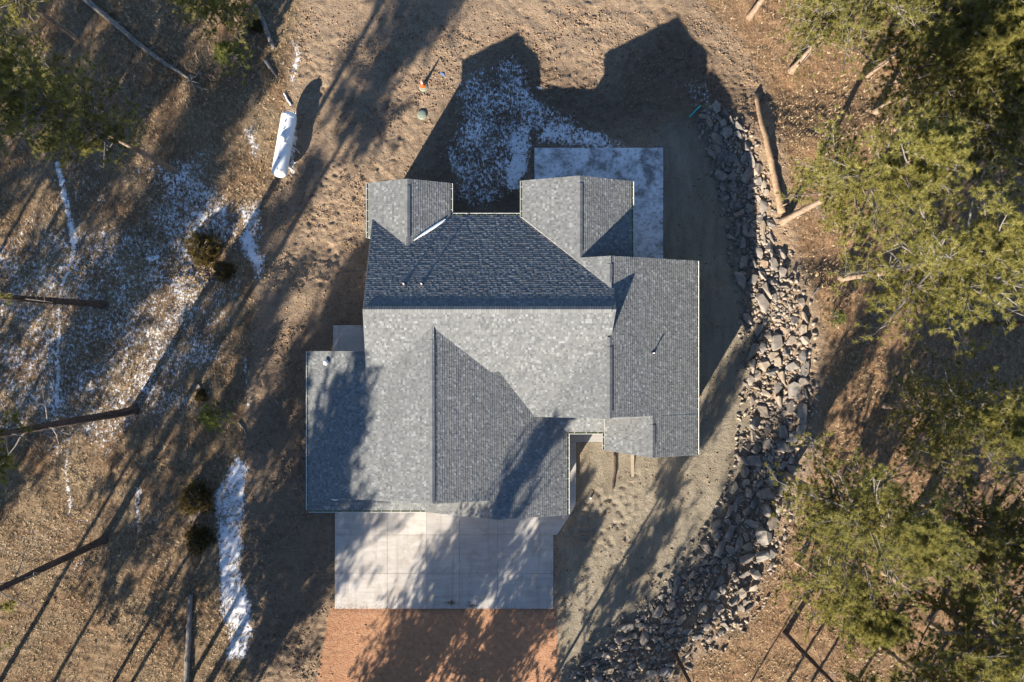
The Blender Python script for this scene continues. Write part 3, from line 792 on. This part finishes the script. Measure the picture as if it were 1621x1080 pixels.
# dirt clods over the bare earth
n = 34000
cx_ = NR.uniform(-19, 19, n * 5); cy_ = NR.uniform(-23.5, 23.5, n * 5)
dm = (1 - polymask(Z_GRASS_L, cx_, cy_, .8)) * (1 - polymask(Z_GRASS_R, cx_, cy_, .8)) * (1 - .8 * polymask(Z_FILL, cx_, cy_, 2)) * (1 - .97 * polymask(Z_RED, cx_, cy_, .3)) * (1 - polymask(Z_DRIVE, cx_, cy_, .2)) * (1 - polymask(Z_PATIO, cx_, cy_, .2)) * (1 - polymask(Z_HOUSE, cx_, cy_, .2))
keep = (NR.random(len(cx_)) < dm * (.12 + .9 * ss(.42, .66, fbm(cx_ * .45, cy_ * .45, 88, 3))))
cx_, cy_ = cx_[keep][:n], cy_[keep][:n]; cz_ = height(cx_, cy_)
sz = .04 + .17 * NR.random(len(cx_)) ** 4
o = scatter_lumps(np.stack([cx_, cy_, cz_ + sz * .1], 1), sz, NR.random(len(cx_)), 'dirt_clods', M['clod'], flat=.75)
tag(o, 'loose brown clods scattered over the bare earth around the house', 'soil', kind='stuff')

# gravel and soil strayed onto the concrete
M['redgravel'] = tone_material('red_gravel', [(0, (.22, .11, .07)), (.5, (.38, .21, .14)), (1, (.50, .34, .25))])
L_, s_l, t_l = [], [], []
for _ in range(2600):
    px_ = R.uniform(524, 882); py_ = 966 - abs(R.gauss(0, 1)) ** 1.6 * 4 + R.uniform(-1, 6)
    if R.random() < .12: px_, py_ = R.choice((531, 874)) + R.gauss(0, 5), R.uniform(840, 963)
    q = rp(px_, py_, .07); zq = .075 if (531 < px_ < 875 and py_ < 964) else hz(q.x, q.y) + .005
    L_.append((q.x, q.y, zq)); s_l.append(R.choice((.02, .03, .03, .045, .06))); t_l.append(R.random())
o = scatter_lumps(L_, s_l, t_l, 'stray_gravel', M['redgravel'], flat=.7)
tag(o, 'stray reddish gravel along the joint of driveway and red track', 'gravel', kind='stuff')

# dry grass tufts
def grass():
    n = 52000
    x = NR.uniform(-37, 37, n * 2); y = NR.uniform(-25, 25, n * 2)
    ga = np.maximum(polymask(Z_GRASS_L, x, y, 1.2), polymask(Z_GRASS_R, x, y, 1.2))
    k = NR.random(len(x)) < ga * (.25 + .75 * ss(.35, .6, fbm(x * .5, y * .5, 99, 3)))
    x, y = x[k][:n], y[k][:n]; z = height(x, y) - .01; n = len(x)
    VV, FF, TT = [], [], []; nb = 4
    tone = np.clip(NR.normal(.5, .22, n), 0, 1)
    for b in range(nb):
        a = NR.uniform(0, 6.283, n); ln = NR.uniform(.08, .26, n); hh = NR.uniform(.05, .17, n); wv = NR.uniform(.012, .03, n)
        ca, sa = np.cos(a), np.sin(a)
        p0 = np.stack([x - sa * wv, y + ca * wv, z], 1); p1 = np.stack([x + sa * wv, y - ca * wv, z], 1); p2 = np.stack([x + ca * ln, y + sa * ln, z + hh], 1)
        VV.append(np.stack([p0, p1, p2], 1).reshape(-1, 3)); TT.append(np.clip(tone + NR.normal(0, .12, n), 0, 1))
    V_ = np.concatenate(VV); F_ = np.arange(len(V_)).reshape(-1, 3)
    me = npmesh('dry_grass', V_, F_); face_tone(me, np.concatenate(TT))
    tag(link('dry_grass', me, M['grass']), 'short tan winter grass under the pines on both sides', 'grass', kind='stuff')
grass()

# ------------------------------------------------------------------ trees
def needles(C, D, n, length, width, rg, up=.25):
    """n needle triangles bursting from each tuft centre C around its direction D"""
    m = len(C)
    r = rg.normal(size=(m, n, 3)); r /= np.linalg.norm(r, axis=2)[:, :, None]
    d = D[:, None, :] * .75 + r + np.array([0, 0, up]); d /= np.linalg.norm(d, axis=2)[:, :, None]
    s_ = np.cross(d, rg.normal(size=(m, n, 3))); s_ /= np.linalg.norm(s_, axis=2)[:, :, None] + 1e-9
    ln = length * rg.uniform(.7, 1.15, (m, n, 1)); st = C[:, None, :] - D[:, None, :] * rg.uniform(0, .12, (m, n, 1))
    p0 = st - s_ * width * .5; p1 = st + s_ * width * .5; p2 = st + d * ln + s_ * width * .3
    V_ = np.stack([p0, p1, p2], 2).reshape(-1, 3)
    tone = np.clip(rg.normal(.5, .17, (m, 1)) + rg.normal(0, .10, (m, n)), 0, 1)
    return V_, np.arange(len(V_)).reshape(-1, 3), tone.ravel()

def pine_variant(seed, h, crown0, spread, dens=1.0, dead=6):
    """meshes of a tall pine: trunk, limbs, needle crown"""
    rg = random.Random(seed); ng = np.random.default_rng(seed)
    bendx, bendy = rg.uniform(-.25, .25), rg.uniform(-.25, .25)
    def ax(z): t = z / h; return Vector((bendx * math.sin(t * 2.6), bendy * math.sin(t * 2.2 + .4) - bendy * math.sin(.4), z))
    tr = MB(); zs = [-.3, .0, .35, 1] + [h * k / 12 for k in range(2, 13)]
    r0 = .0125 * h + .02
    tr.tube([ax(z) for z in zs], [r0 * (1.35 if z < .1 else 1.12 if z < .5 else 1) * max(.06, (1 - max(z, 0) / h) ** .75) for z in zs], 10, True, .06, rg)
    lb = MB(); C, D = [], []
    n = int(30 * dens * h / 17)
    for i in range(n):
        f = (i + rg.random() * .8) / n; z = h * (crown0 + (1 - crown0) * f)
        shape = math.sin(math.pi * min(1, .18 + .82 * f)) ** .5 * (1 - .45 * f) + .16
        for j in range(rg.choice((3, 4, 4, 5))):
            L = spread * shape * rg.uniform(.55, 1.2)
            a = rg.uniform(0, 6.283); el = -.12 + .75 * f + rg.uniform(-.2, .25)
            d = Vector((math.cos(a) * math.cos(el), math.sin(a) * math.cos(el), math.sin(el)))
            p0 = ax(z); K = 5; pts = [p0]; dd = d.copy()
            for k in range(K):
                dd = (dd + Vector((rg.uniform(-.18, .18), rg.uniform(-.18, .18), rg.uniform(-.05, .2)))).normalized(); pts.append(pts[-1] + dd * L / K)
            rb = .012 + .014 * L
            lb.tube(pts, [rb * (1 - .8 * k / K) for k in range(K + 1)], 4, False)
            C.append(pts[-1]); D.append(dd)
            for k in range(1, K + 1):
                if k < 2 and rg.random() < .7: continue
                for s_ in range(rg.choice((3, 3, 4))):
                    b = Vector((rg.gauss(0, 1), rg.gauss(0, 1), rg.gauss(.25, .6))); b = (b.normalized() * .95 + dd * .55).normalized()
                    sl = L * rg.uniform(.10, .26) + .12; q0 = pts[k] - (pts[k] - pts[k-1]) * rg.random(); q1 = q0 + b * sl
                    lb.tube([q0, q1], [.014, .007], 3, False)
                    C.append(q1); D.append(b)
                    if rg.random() < .85: C.append(q0 + b * sl * .55); D.append((b + Vector((rg.uniform(-.8,.8), rg.uniform(-.8,.8), rg.uniform(-.2,.6)))).normalized())
    C.append(ax(h)); D.append(Vector((0, 0, 1)))
    for j in range(dead):                              # bare dead limbs under the crown
        z = h * rg.uniform(crown0 * .55, crown0 + .2); a = rg.uniform(0, 6.283); L = rg.uniform(.8, 2.4) * spread / 3
        pts = [ax(z)]; dd = Vector((math.cos(a), math.sin(a), rg.uniform(-.3, .25))).normalized()
        for k in range(4):
            dd = (dd + Vector((rg.uniform(-.3,.3), rg.uniform(-.3,.3), rg.uniform(-.2,.2)))).normalized(); pts.append(pts[-1] + dd * L / 4)
            if k > 0: lb.tube([pts[-1], pts[-1] + Vector((rg.uniform(-.4,.4), rg.uniform(-.4,.4), rg.uniform(-.2,.3)))], [.014, .006], 3, False)
        lb.tube(pts, [.035, .03, .024, .016, .008], 4, False)
    C = np.array([c[:] for c in C]); D = np.array([d[:] for d in D])
    V_, F_, T_ = needles(C, D, 56, .235, .021, ng, .4); print('tufts', len(C), 'tris', len(F_))
    cm = npmesh('crown', V_, F_); face_tone(cm, T_); cm.materials.append(M['needle'])
    tm = tr.mesh('trunk', True); tm.materials.append(M['bark']); lm = lb.mesh('limbs'); lm.materials.append(M['dead'])
    return tm, lm, cm, h
VAR = [pine_variant(1, 17, .40, 4.3), pine_variant(2, 18, .46, 3.6), pine_variant(3, 15, .36, 3.8), pine_variant(4, 12, .30, 3.0, 1.1), pine_variant(5, 16, .56, 2.7, 1.0, 10)]
DARKTR = {}
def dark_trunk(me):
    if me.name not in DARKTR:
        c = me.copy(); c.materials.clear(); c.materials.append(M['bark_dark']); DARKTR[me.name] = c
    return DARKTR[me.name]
def pine(px, py, h, var, label, group=None, rot=None, tilt=(0, 0), dark=False, wide=1.0):
    tm, lm, cm, h0 = VAR[var]; p = gp(px, py); k = h / h0
    root = empty('pine_tree', p, label, 'tree', group)
    root.rotation_euler = (tilt[1], tilt[0], rot if rot is not None else R.uniform(0, 6.283)); root.rotation_mode = 'XYZ'
    for nm, m_ in (('trunk', dark_trunk(tm) if dark else tm), ('limbs', lm), ('crown', cm)):
        o = bpy.data.objects.new(nm, m_); COL.objects.link(o); o.parent = root; o.scale = (k * wide, k * wide, k)
        if nm == 'crown': o['kind'] = 'stuff'
    return root
IN = [
 (1253,112,16,0,'tall pine with pale bare lower trunk at the upper right clearing edge'),
 (1240,350,17,1,'tall pine whose pale trunk base stands beside the long peeled log'),
 (1373,118,15,2,'upper right pine with a short trunk stretch showing beneath its neighbours'),
 (1385,178,13,3,'shorter upper right pine whose trunk foot shows in a needle gap'),
 (1187,27,15,4,'pine at the top edge with slim trunk above the house shadow tip'),
 (1332,440,18,0,'broad pine with the largest yellow green crown on the right'),
 (1562,512,18,1,'dark trunked pine at the right edge below the largest crown'),
 (1398,642,13,2,'grey green pine standing alone amid long shadows at middle right'),
 (1245,752,16,0,'broad pine beside the rock wall with grey dead limbs low down'),
 (1400,905,16,2,'bright yellow green pine filling the bottom right corner'),
 (1262,890,11,3,'lower pine right of the rock wall with rounded pale tufts'),
 (1243,1003,15,4,'slim dark trunked pine leaning out over the bottom right edge'),
 (1068,1033,13,4,'thin pine rooted at the lower end of the rock wall'),
 (1455,795,13,3,'shaded dark green pine behind the bright bottom right crown'),
 (1420,205,14,3,'dark green pine in the top right corner'),
 (1440,262,14,2,'dense pine at the right edge below the top right corner'),
 (1470,985,14,0,'pine at the far lower right corner with dense yellow crown'),
 (1390,1020,13,2,'bottom edge pine with bright tufts right of the slim dark trunk'),
 (1350,60,12,3,'small crowned pine at the top near the upper right corner'),
 (275,270,18,1,'pine with orange lit trunk leaning towards the upper left'),
 (150,190,13,2,'dark pine crown at the left edge in the upper left'),
 (163,482,22,4,'dark bare trunked pine at the left edge, highest of three'),
 (213,650,25,4,'dark bare trunked pine at the left edge, middle of three'),
 (165,855,23,4,'dark bare trunked pine at the left edge, lowest of three'),
 (392,55,10,3,'short pine at the top edge beside the grey fallen log'),
 (120,60,14,2,'shaded pine in the top left corner'),
]
for i, (a, b, h, v, lab) in enumerate(IN):
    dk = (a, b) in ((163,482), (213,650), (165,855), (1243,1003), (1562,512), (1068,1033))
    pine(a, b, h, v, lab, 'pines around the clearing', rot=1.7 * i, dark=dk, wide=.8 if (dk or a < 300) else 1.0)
OUT = [(-45,1155,18,1),(140,1150,17,4),(252,1160,17,2),(590,1135,14,2),(645,1215,9.5,3),(230,1260,17,0),(270,1240,14,2),(180,1330,19,1),(205,1430,18,0),(90,1280,17,2),
       (500,1300,11,3),(560,1250,9.5,3),(640,1290,10,3),(700,1240,8.5,3),(440,1345,12.5,2),
       (-120,900,18,0),(-200,700,18,1),(-90,620,16,2),(-160,1050,19,0),(-260,960,18,2),(-330,780,18,0),(-300,520,18,1),(-250,1200,19,0),(-60,1330,18,1),(-420,640,18,0),
       (845,1128,13,4),(800,1250,9,3),(865,1310,14,2),(945,1240,11,4),(1130,1180,10,4),(1205,1150,16,4),(1262,1118,16,4),(1330,1125,17,4),(1440,1115,17,4),(1510,1125,16,4)]
for i, (a, b, h, v) in enumerate(OUT):
    pine(a, b, h, v, 'tall pine of the surrounding forest just outside the picture', 'forest pines outside the picture', rot=2.3 * i + .4, wide=(.5 if a > 1100 else .62) if v == 4 else .9 if v == 3 else .74)

# young pines and shrubs
def bushy(name, seed, h, r, mat, n, nl, nw, ball=False, count=30, stem_mat='bark'):
    rg = random.Random(seed); ng = np.random.default_rng(seed); C, D = [], []; lb = MB()
    for i in range(n):
        if ball:
            d = Vector((rg.gauss(0,1), rg.gauss(0,1), abs(rg.gauss(0,1)))).normalized(); f = rg.uniform(.35, 1) ** .5 * rg.uniform(.8, 1.08)
            wob = 1 + .28 * math.sin(3 * math.atan2(d.y, d.x) + seed) * rg.uniform(.5, 1)
            p = Vector((d.x * r * f * wob, d.y * r * f * wob, .12 + d.z * h * f))
        else:
            f = rg.random() ** .8; a = rg.uniform(0, 6.283); L = r * (1 - .8 * f) * rg.uniform(.4, 1.1)
            p = Vector((math.cos(a) * L, math.sin(a) * L, h * (.15 + .85 * f) + .1 * L)); d = Vector((math.cos(a) * .8, math.sin(a) * .8, .6)).normalized()
        lb.tube([Vector((p.x * .12, p.y * .12, max(0, p.z - .5 * math.hypot(p.x, p.y) - .1))), p], [.014, .006], 3, False)
        C.append(p[:]); D.append(d[:])
    V_, F_, T_ = needles(np.array(C), np.array(D), count, nl, nw, ng)
    cm = npmesh('crown', V_, F_); face_tone(cm, T_); cm.materials.append(mat)
    st = MB(); st.tube([(0,0,-.15),(0.02,0,h*.5),(0,.02,h*.97)], [.05 if not ball else .07, .035, .008], 7)
    sm = st.mesh('trunk', True); sm.materials.append(M[stem_mat]); lm = lb.mesh('limbs'); lm.materials.append(M['dead'])
    return sm, lm, cm
def plant(name, px, py, meshes, label, cat, group=None, s=1.0, rot=0, z=0, tilt=0):
    p = gp(px, py); root = empty(name, p, label, cat, group); root.rotation_euler = (0, tilt, rot); root.scale = (s, s, s)
    for nm, m_ in zip(('trunk', 'limbs', 'crown'), meshes):
        o = bpy.data.objects.new(nm, m_); COL.objects.link(o); o.parent = root
        if nm == 'crown': o['kind'] = 'stuff'
    return root
SAP = bushy('sapling', 21, 2.6, 1.15, M['sapling'], 150, .2, .026)
JUN = bushy('juniper', 22, 1.3, 1.15, M['juniper'], 430, .19, .022, True, 26)
plant('young_pine', 382, 108, SAP, 'small bushy young pine near the grey fallen log at upper left', 'young pine', 'young pines', 1.35, 0)
plant('young_pine', 355, 656, SAP, 'small pale green young pine at the grass edge left of the garage', 'young pine', 'young pines', 1.15, 2)
plant('young_pine', 1315, 503, SAP, 'small bright green young pine right of the rock wall', 'young pine', 'young pines', .68, 4)
plant('juniper_bush', 328, 397, JUN, 'dark rounded juniper bush beside the snow below the gas tank', 'bush', 'juniper bushes', 1.15, 1)
plant('juniper_bush', 358, 430, JUN, 'brownish low bush touching the snow below the darkest bush', 'bush', 'juniper bushes', .7, 3)
plant('juniper_bush', 316, 788, JUN, 'dark oval juniper bush left of the long snow strip', 'bush', 'juniper bushes', 1.08, 2)
plant('juniper_bush', 318, 852, JUN, 'golden brown juniper bush at the foot of the dark oval one', 'bush', 'juniper bushes', .92, 5)
plant('juniper_bush', 320, 627, JUN, 'small golden brown bush beside the pale young pine', 'bush', 'juniper bushes', .42, 0)
plant('juniper_bush', 408, 42, JUN, 'yellowish small bush against the splintered grey stump at the top', 'bush', 'juniper bushes', .5, 4)

# ------------------------------------------------------------------ fallen logs and dead wood
def log(name, pxs, r0, r1, mat, label, cat='log', stubs=6, roots=False, group=None, seed=1):
    rg = random.Random(seed); pts = []
    for i, (a, b) in enumerate(pxs): pts.append(gp(a, b))
    o0 = pts[0].copy(); n = len(pts)
    # refine
    fine = []
    for i in range(n - 1):
        for k in range(4): fine.append(pts[i].lerp(pts[i+1], k / 4))
    fine.append(pts[-1]); N = len(fine)
    rr = [r0 + (r1 - r0) * i / (N - 1) for i in range(N)]
    zmin = [hz(p.x, p.y) for p in fine]
    P_ = [Vector((p.x + rg.uniform(-.02,.02), p.y + rg.uniform(-.02,.02), z + r * .8 + .02)) - o0 for p, z, r in zip(fine, zmin, rr)]
    root = empty(name, o0, label, cat, group)
    mb = MB(); mb.tube(P_, rr, 9, True, .07, rg); mb.build('trunk', mat, root, True)
    for s_ in range(stubs):
        i = rg.randrange(1, N - 1); d = (P_[i+1] - P_[i]).normalized(); a = rg.uniform(-1, 1)
        b = Vector((-d.y * a, d.x * a, abs(rg.gauss(.3, .3)))).normalized() * .8 + d * rg.uniform(0, .6)
        L = rg.uniform(.3, .9); mb = MB(); mb.tube([P_[i], P_[i] + b * L * .6, P_[i] + b * L + Vector((rg.uniform(-.1,.1), rg.uniform(-.1,.1), 0))], [rr[i] * .28, rr[i] * .18, .01], 5); mb.build('branch_stub', mat, root)
    if roots:
        e_ = P_[-1]; d = (P_[-1] - P_[-2]).normalized()
        for k in range(13):
            b = Vector((rg.gauss(0,1), rg.gauss(0,1), abs(rg.gauss(0,.7)))).normalized() + d * .7; L = rg.uniform(.5, 1.3)
            mb = MB(); q1 = e_ + b * L * .5; q2 = q1 + (b + Vector((rg.gauss(0,.6), rg.gauss(0,.6), rg.gauss(-.2,.3)))) * L * .45
            mb.tube([e_, q1, q2], [.07, .045, .012], 5); mb.build('branch', mat, root)
    return root
log('fallen_log', [(128,-6),(180,36),(225,75),(265,103),(305,128)], .20, .09, M['dead'], 'long grey fallen trunk with a tangled branch end at upper left', stubs=7, roots=True, seed=3)
log('fallen_log', [(404,12),(420,42),(434,78)], .24, .14, M['dead'], 'thick splintered grey stump log at the top edge of the dirt', stubs=3, seed=4)
log('fallen_log', [(419,96),(430,110),(440,124)], .15, .05, M['dead'], 'short pale driftwood piece above the gas tank', stubs=1, seed=5)
log('fallen_log', [(303,940),(301,990),(298,1040),(296,1092)], .15, .19, M['dead'], 'straight silvery log lying upright in the grass at lower left', stubs=2, seed=6)
log('fallen_log', [(1196,150),(1204,195),(1216,245),(1227,295),(1236,338)], .15, .26, M['log'], 'long tan peeled log lying along the top of the rock wall', stubs=2, seed=7)
log('fallen_log', [(1296,455),(1290,462),(1286,470)], .08, .05, M['dead'], 'small grey branch on the dry grass right of the boulders', 'branch', stubs=1, seed=8)
log('fallen_log', [(378,668),(388,680),(393,695)], .07, .04, M['dead'], 'curved grey branch beside the young pine at the grass edge', 'branch', stubs=3, seed=9)
log('fallen_log', [(450,148),(455,158),(461,167)], .06, .05, M['conewhite'], 'white snow covered branch touching the end of the gas tank', 'branch', stubs=0, seed=10)
log('wall_shadow_strip', [(973,716),(974,745),(969,776)], .10, .06, M['bark_dark'], 'dark strip standing for the wall shadow on the sand below the small front gable', 'board', stubs=0, seed=11)  # wall shadow on the sand, built as a dark solid strip

# ------------------------------------------------------------------ propane tank
a = rp(452.5, 172, .95); b = rp(434.5, 275, .95); c = (a + b) / 2; gzz = hz(c.x, c.y)
ang = math.atan2((b - a).y, (b - a).x); L = (b - a).length + .1; r = .52
tank = empty('propane_tank', (c.x, c.y, gzz), 'long white cylindrical gas tank lying at the grass edge left of the house', 'gas tank', rz=ang)
ztk = .88
prof = []
for k in range(9): t = math.pi / 2 * k / 8; prof.append((max(.004, r * math.sin(t)), -L/2 + .36 * (1 - math.cos(t))))
prof += [(r, -L/6), (r, L/6)] + [(x, -z) for x, z in prof[::-1]]
mb = MB(); mb.lathe(prof, 36, Matrix.Translation((0, 0, ztk)) @ Matrix.Rotation(math.pi/2, 4, 'Y')); shell = mb.build('shell', M['white'], tank, True)
for s_ in (-1, 1):
    mb = MB(); mb.tube([Vector((s_*(L/2-.42), math.cos(t)*(r+.006), ztk+math.sin(t)*(r+.006))) for t in np.linspace(0, 2*math.pi, 29)], .008, 5, False); mb.build('weld_seam', M['white'], shell)
    mb = MB(); mb.box(s_*1.25-.12, s_*1.25+.12, -.38, .38, -.12, .06); mb.build('concrete_block', M['found'], tank)
    mb = MB(); mb.box(s_*1.25-.06, s_*1.25+.06, -.30, .30, .06, .62); mb.build('foot', M['white'], tank)
Mt = Matrix.Translation((-.28, 0, ztk + r - .03))
mb = MB(); mb.lathe([(.23, 0), (.23, .17), (.20, .24), (.10, .285), (.004, .295)], 22, Mt); mb.build('valve_dome', M['white'], tank, True)
for xx in (-1.45, -.95, 1.05):
    mb = MB(); mb.lathe([(.035, 0), (.035, .07), (.02, .09)], 10, Matrix.Translation((xx, 0, ztk + r - .01))); mb.build('fitting', M['rubber'], tank)
mb = MB(); mb.tube([(-.05, .0, ztk+r+.05), (-.02, .25, ztk+r-.02), (.03, .52, ztk+.25), (.12, .78, .5), (.25, .88, .05)], .022, 8); mb.build('gas_line', M['pipe'], tank, True)
mb = MB(); mb.box(-L/2+.3, -L/2+.42, -.03, .03, ztk+r-.01, ztk+r+.06); mb.build('lifting_lug', M['white'], tank)
mb = MB(); mb.box(L/2-.46, L/2-.34, -.03, .03, ztk+r-.02, ztk+r+.05); mb.build('lifting_lug', M['white'], tank)

# ------------------------------------------------------------------ small things in the yard
def lid(px, py, label):
    p = gp(px, py); root = empty('septic_lid', p, label, 'lid', 'round septic lids')
    mb = MB(); mb.lathe([(.34, -.1), (.34, .03), (.31, .05)], 28); mb.build('riser', M['green_lid'], root)
    mb = MB(); mb.lathe([(.30, .045), (.30, .07), (.27, .085), (.06, .095), (.004, .1)], 28); cov = mb.build('cover', M['green_lid'], root, True)
    for k in range(6):
        t = k * math.pi / 3; mb = MB(); mb.lathe([(.018, .08), (.018, .1)], 8, Matrix.Translation((.25*math.cos(t), .25*math.sin(t), 0))); mb.build('bolt', M['rubber'], cov)
    return p
p1 = lid(670.5, 137.5, 'round green lid under the orange traffic cone'); lid(668, 182, 'round green lid alone in the dirt below the cone')
cone = empty('traffic_cone', p1 + Vector((-.03, .05, .1)), 'orange traffic cone with white band standing on a green lid', 'traffic cone')
mb = MB(); mb.box(-.18, .18, -.18, .18, 0, .03); mb.build('base', M['orange'], cone)
def cone_r(z): return .135 - .11 * z / .9
mb = MB(); mb.lathe([(cone_r(.03), .03), (cone_r(.9), .9)], 20); mb.build('body', M['orange'], cone, True)
for z0, z1 in ((.46, .62), (.70, .79)):
    mb = MB(); mb.lathe([(cone_r(z0) + .004, z0), (cone_r(z1) + .004, z1)], 20); mb.build('reflective_band', M['conewhite'], cone, True)
a = gp(1091, 186) + Vector((0,0,.1)); b = gp(1108.5, 168) + Vector((0,0,.1))
mb = MB(); mb.tube([Vector(), b - a], .06, 12); o = mb.build('drain_pipe', M['teal'], None, True); o.location = a; tag(o, 'short teal plastic pipe lying at the top of the boulders', 'pipe')
a = gp(1001, 712) + Vector((0,0,.06)); b = gp(1001, 757) + Vector((0,0,.06))
mb = MB(); mb.box(-.10, .10, b.y - a.y, 0, -.05, .07); o = mb.build('downspout_extension', M['sandy'], None); o.location = a; tag(o, 'pale straight downspout extension on the sand below the small front gable', 'downspout')
p = gp(935, 788); mb = MB(); mb.lathe([(.07, 0), (.07, .12), (.03, .14)], 12); o = mb.build('pipe_cap', M['conewhite'], None, True); o.location = p; tag(o, 'tiny white pipe cap in the sand right of the garage', 'pipe cap')
p = gp(700, 118); mb = MB(); mb.v = [(-.2,.1,.03),(.05,-.12,.06),(.22,-.16,.02),(.12,.02,.1),(-.08,.16,.05)]; mb.f = [[0,1,3],[1,2,3],[0,3,4],[0,4,1]]; o = mb.build('plastic_scrap', M['bluebit'], None); o.location = p; tag(o, 'small crumpled blue plastic scrap in the dirt beside the cone', 'scrap')
def debris(px, py, seed, label):
    global R
    p = gp(px, py); p.z = .075; root = empty('soil_pile', p, label, 'soil', 'soil spills on the driveway')
    rg = random.Random(seed)
    L = [(rg.gauss(0, .17), rg.gauss(0, .1), .02) for _ in range(45)]
    o = scatter_lumps(L, [rg.choice((.04, .06, .09, .13)) for _ in L], [rg.random() * .5 for _ in L], 'crumbs', M['clod'], root); o['kind'] = 'stuff'
debris(715, 953, 1, 'dark crumbled soil spill on the driveway, left of two'); debris(748, 957, 2, 'dark crumbled soil spill on the driveway, right of two')
for i, (px, py, s_, lab) in enumerate([(312,612,.55,'round grey field stone beside the small golden brown bush'), (243,1,.5,'pale grey boulder at the top edge'), (439,636,.5,'flat pale stone half sunk in the shaded dirt left of the garage'), (1420,130,.4,'light grey rock between the upper right pines')]):
    o = bpy.data.objects.new('boulder', STM[i + 2]); COL.objects.link(o); p = gp(px, py); o.location = p + Vector((0,0,s_*.12)); o.scale = (s_,)*3; o.rotation_euler = (.2, -.1, i); tag(o, lab, 'boulder')
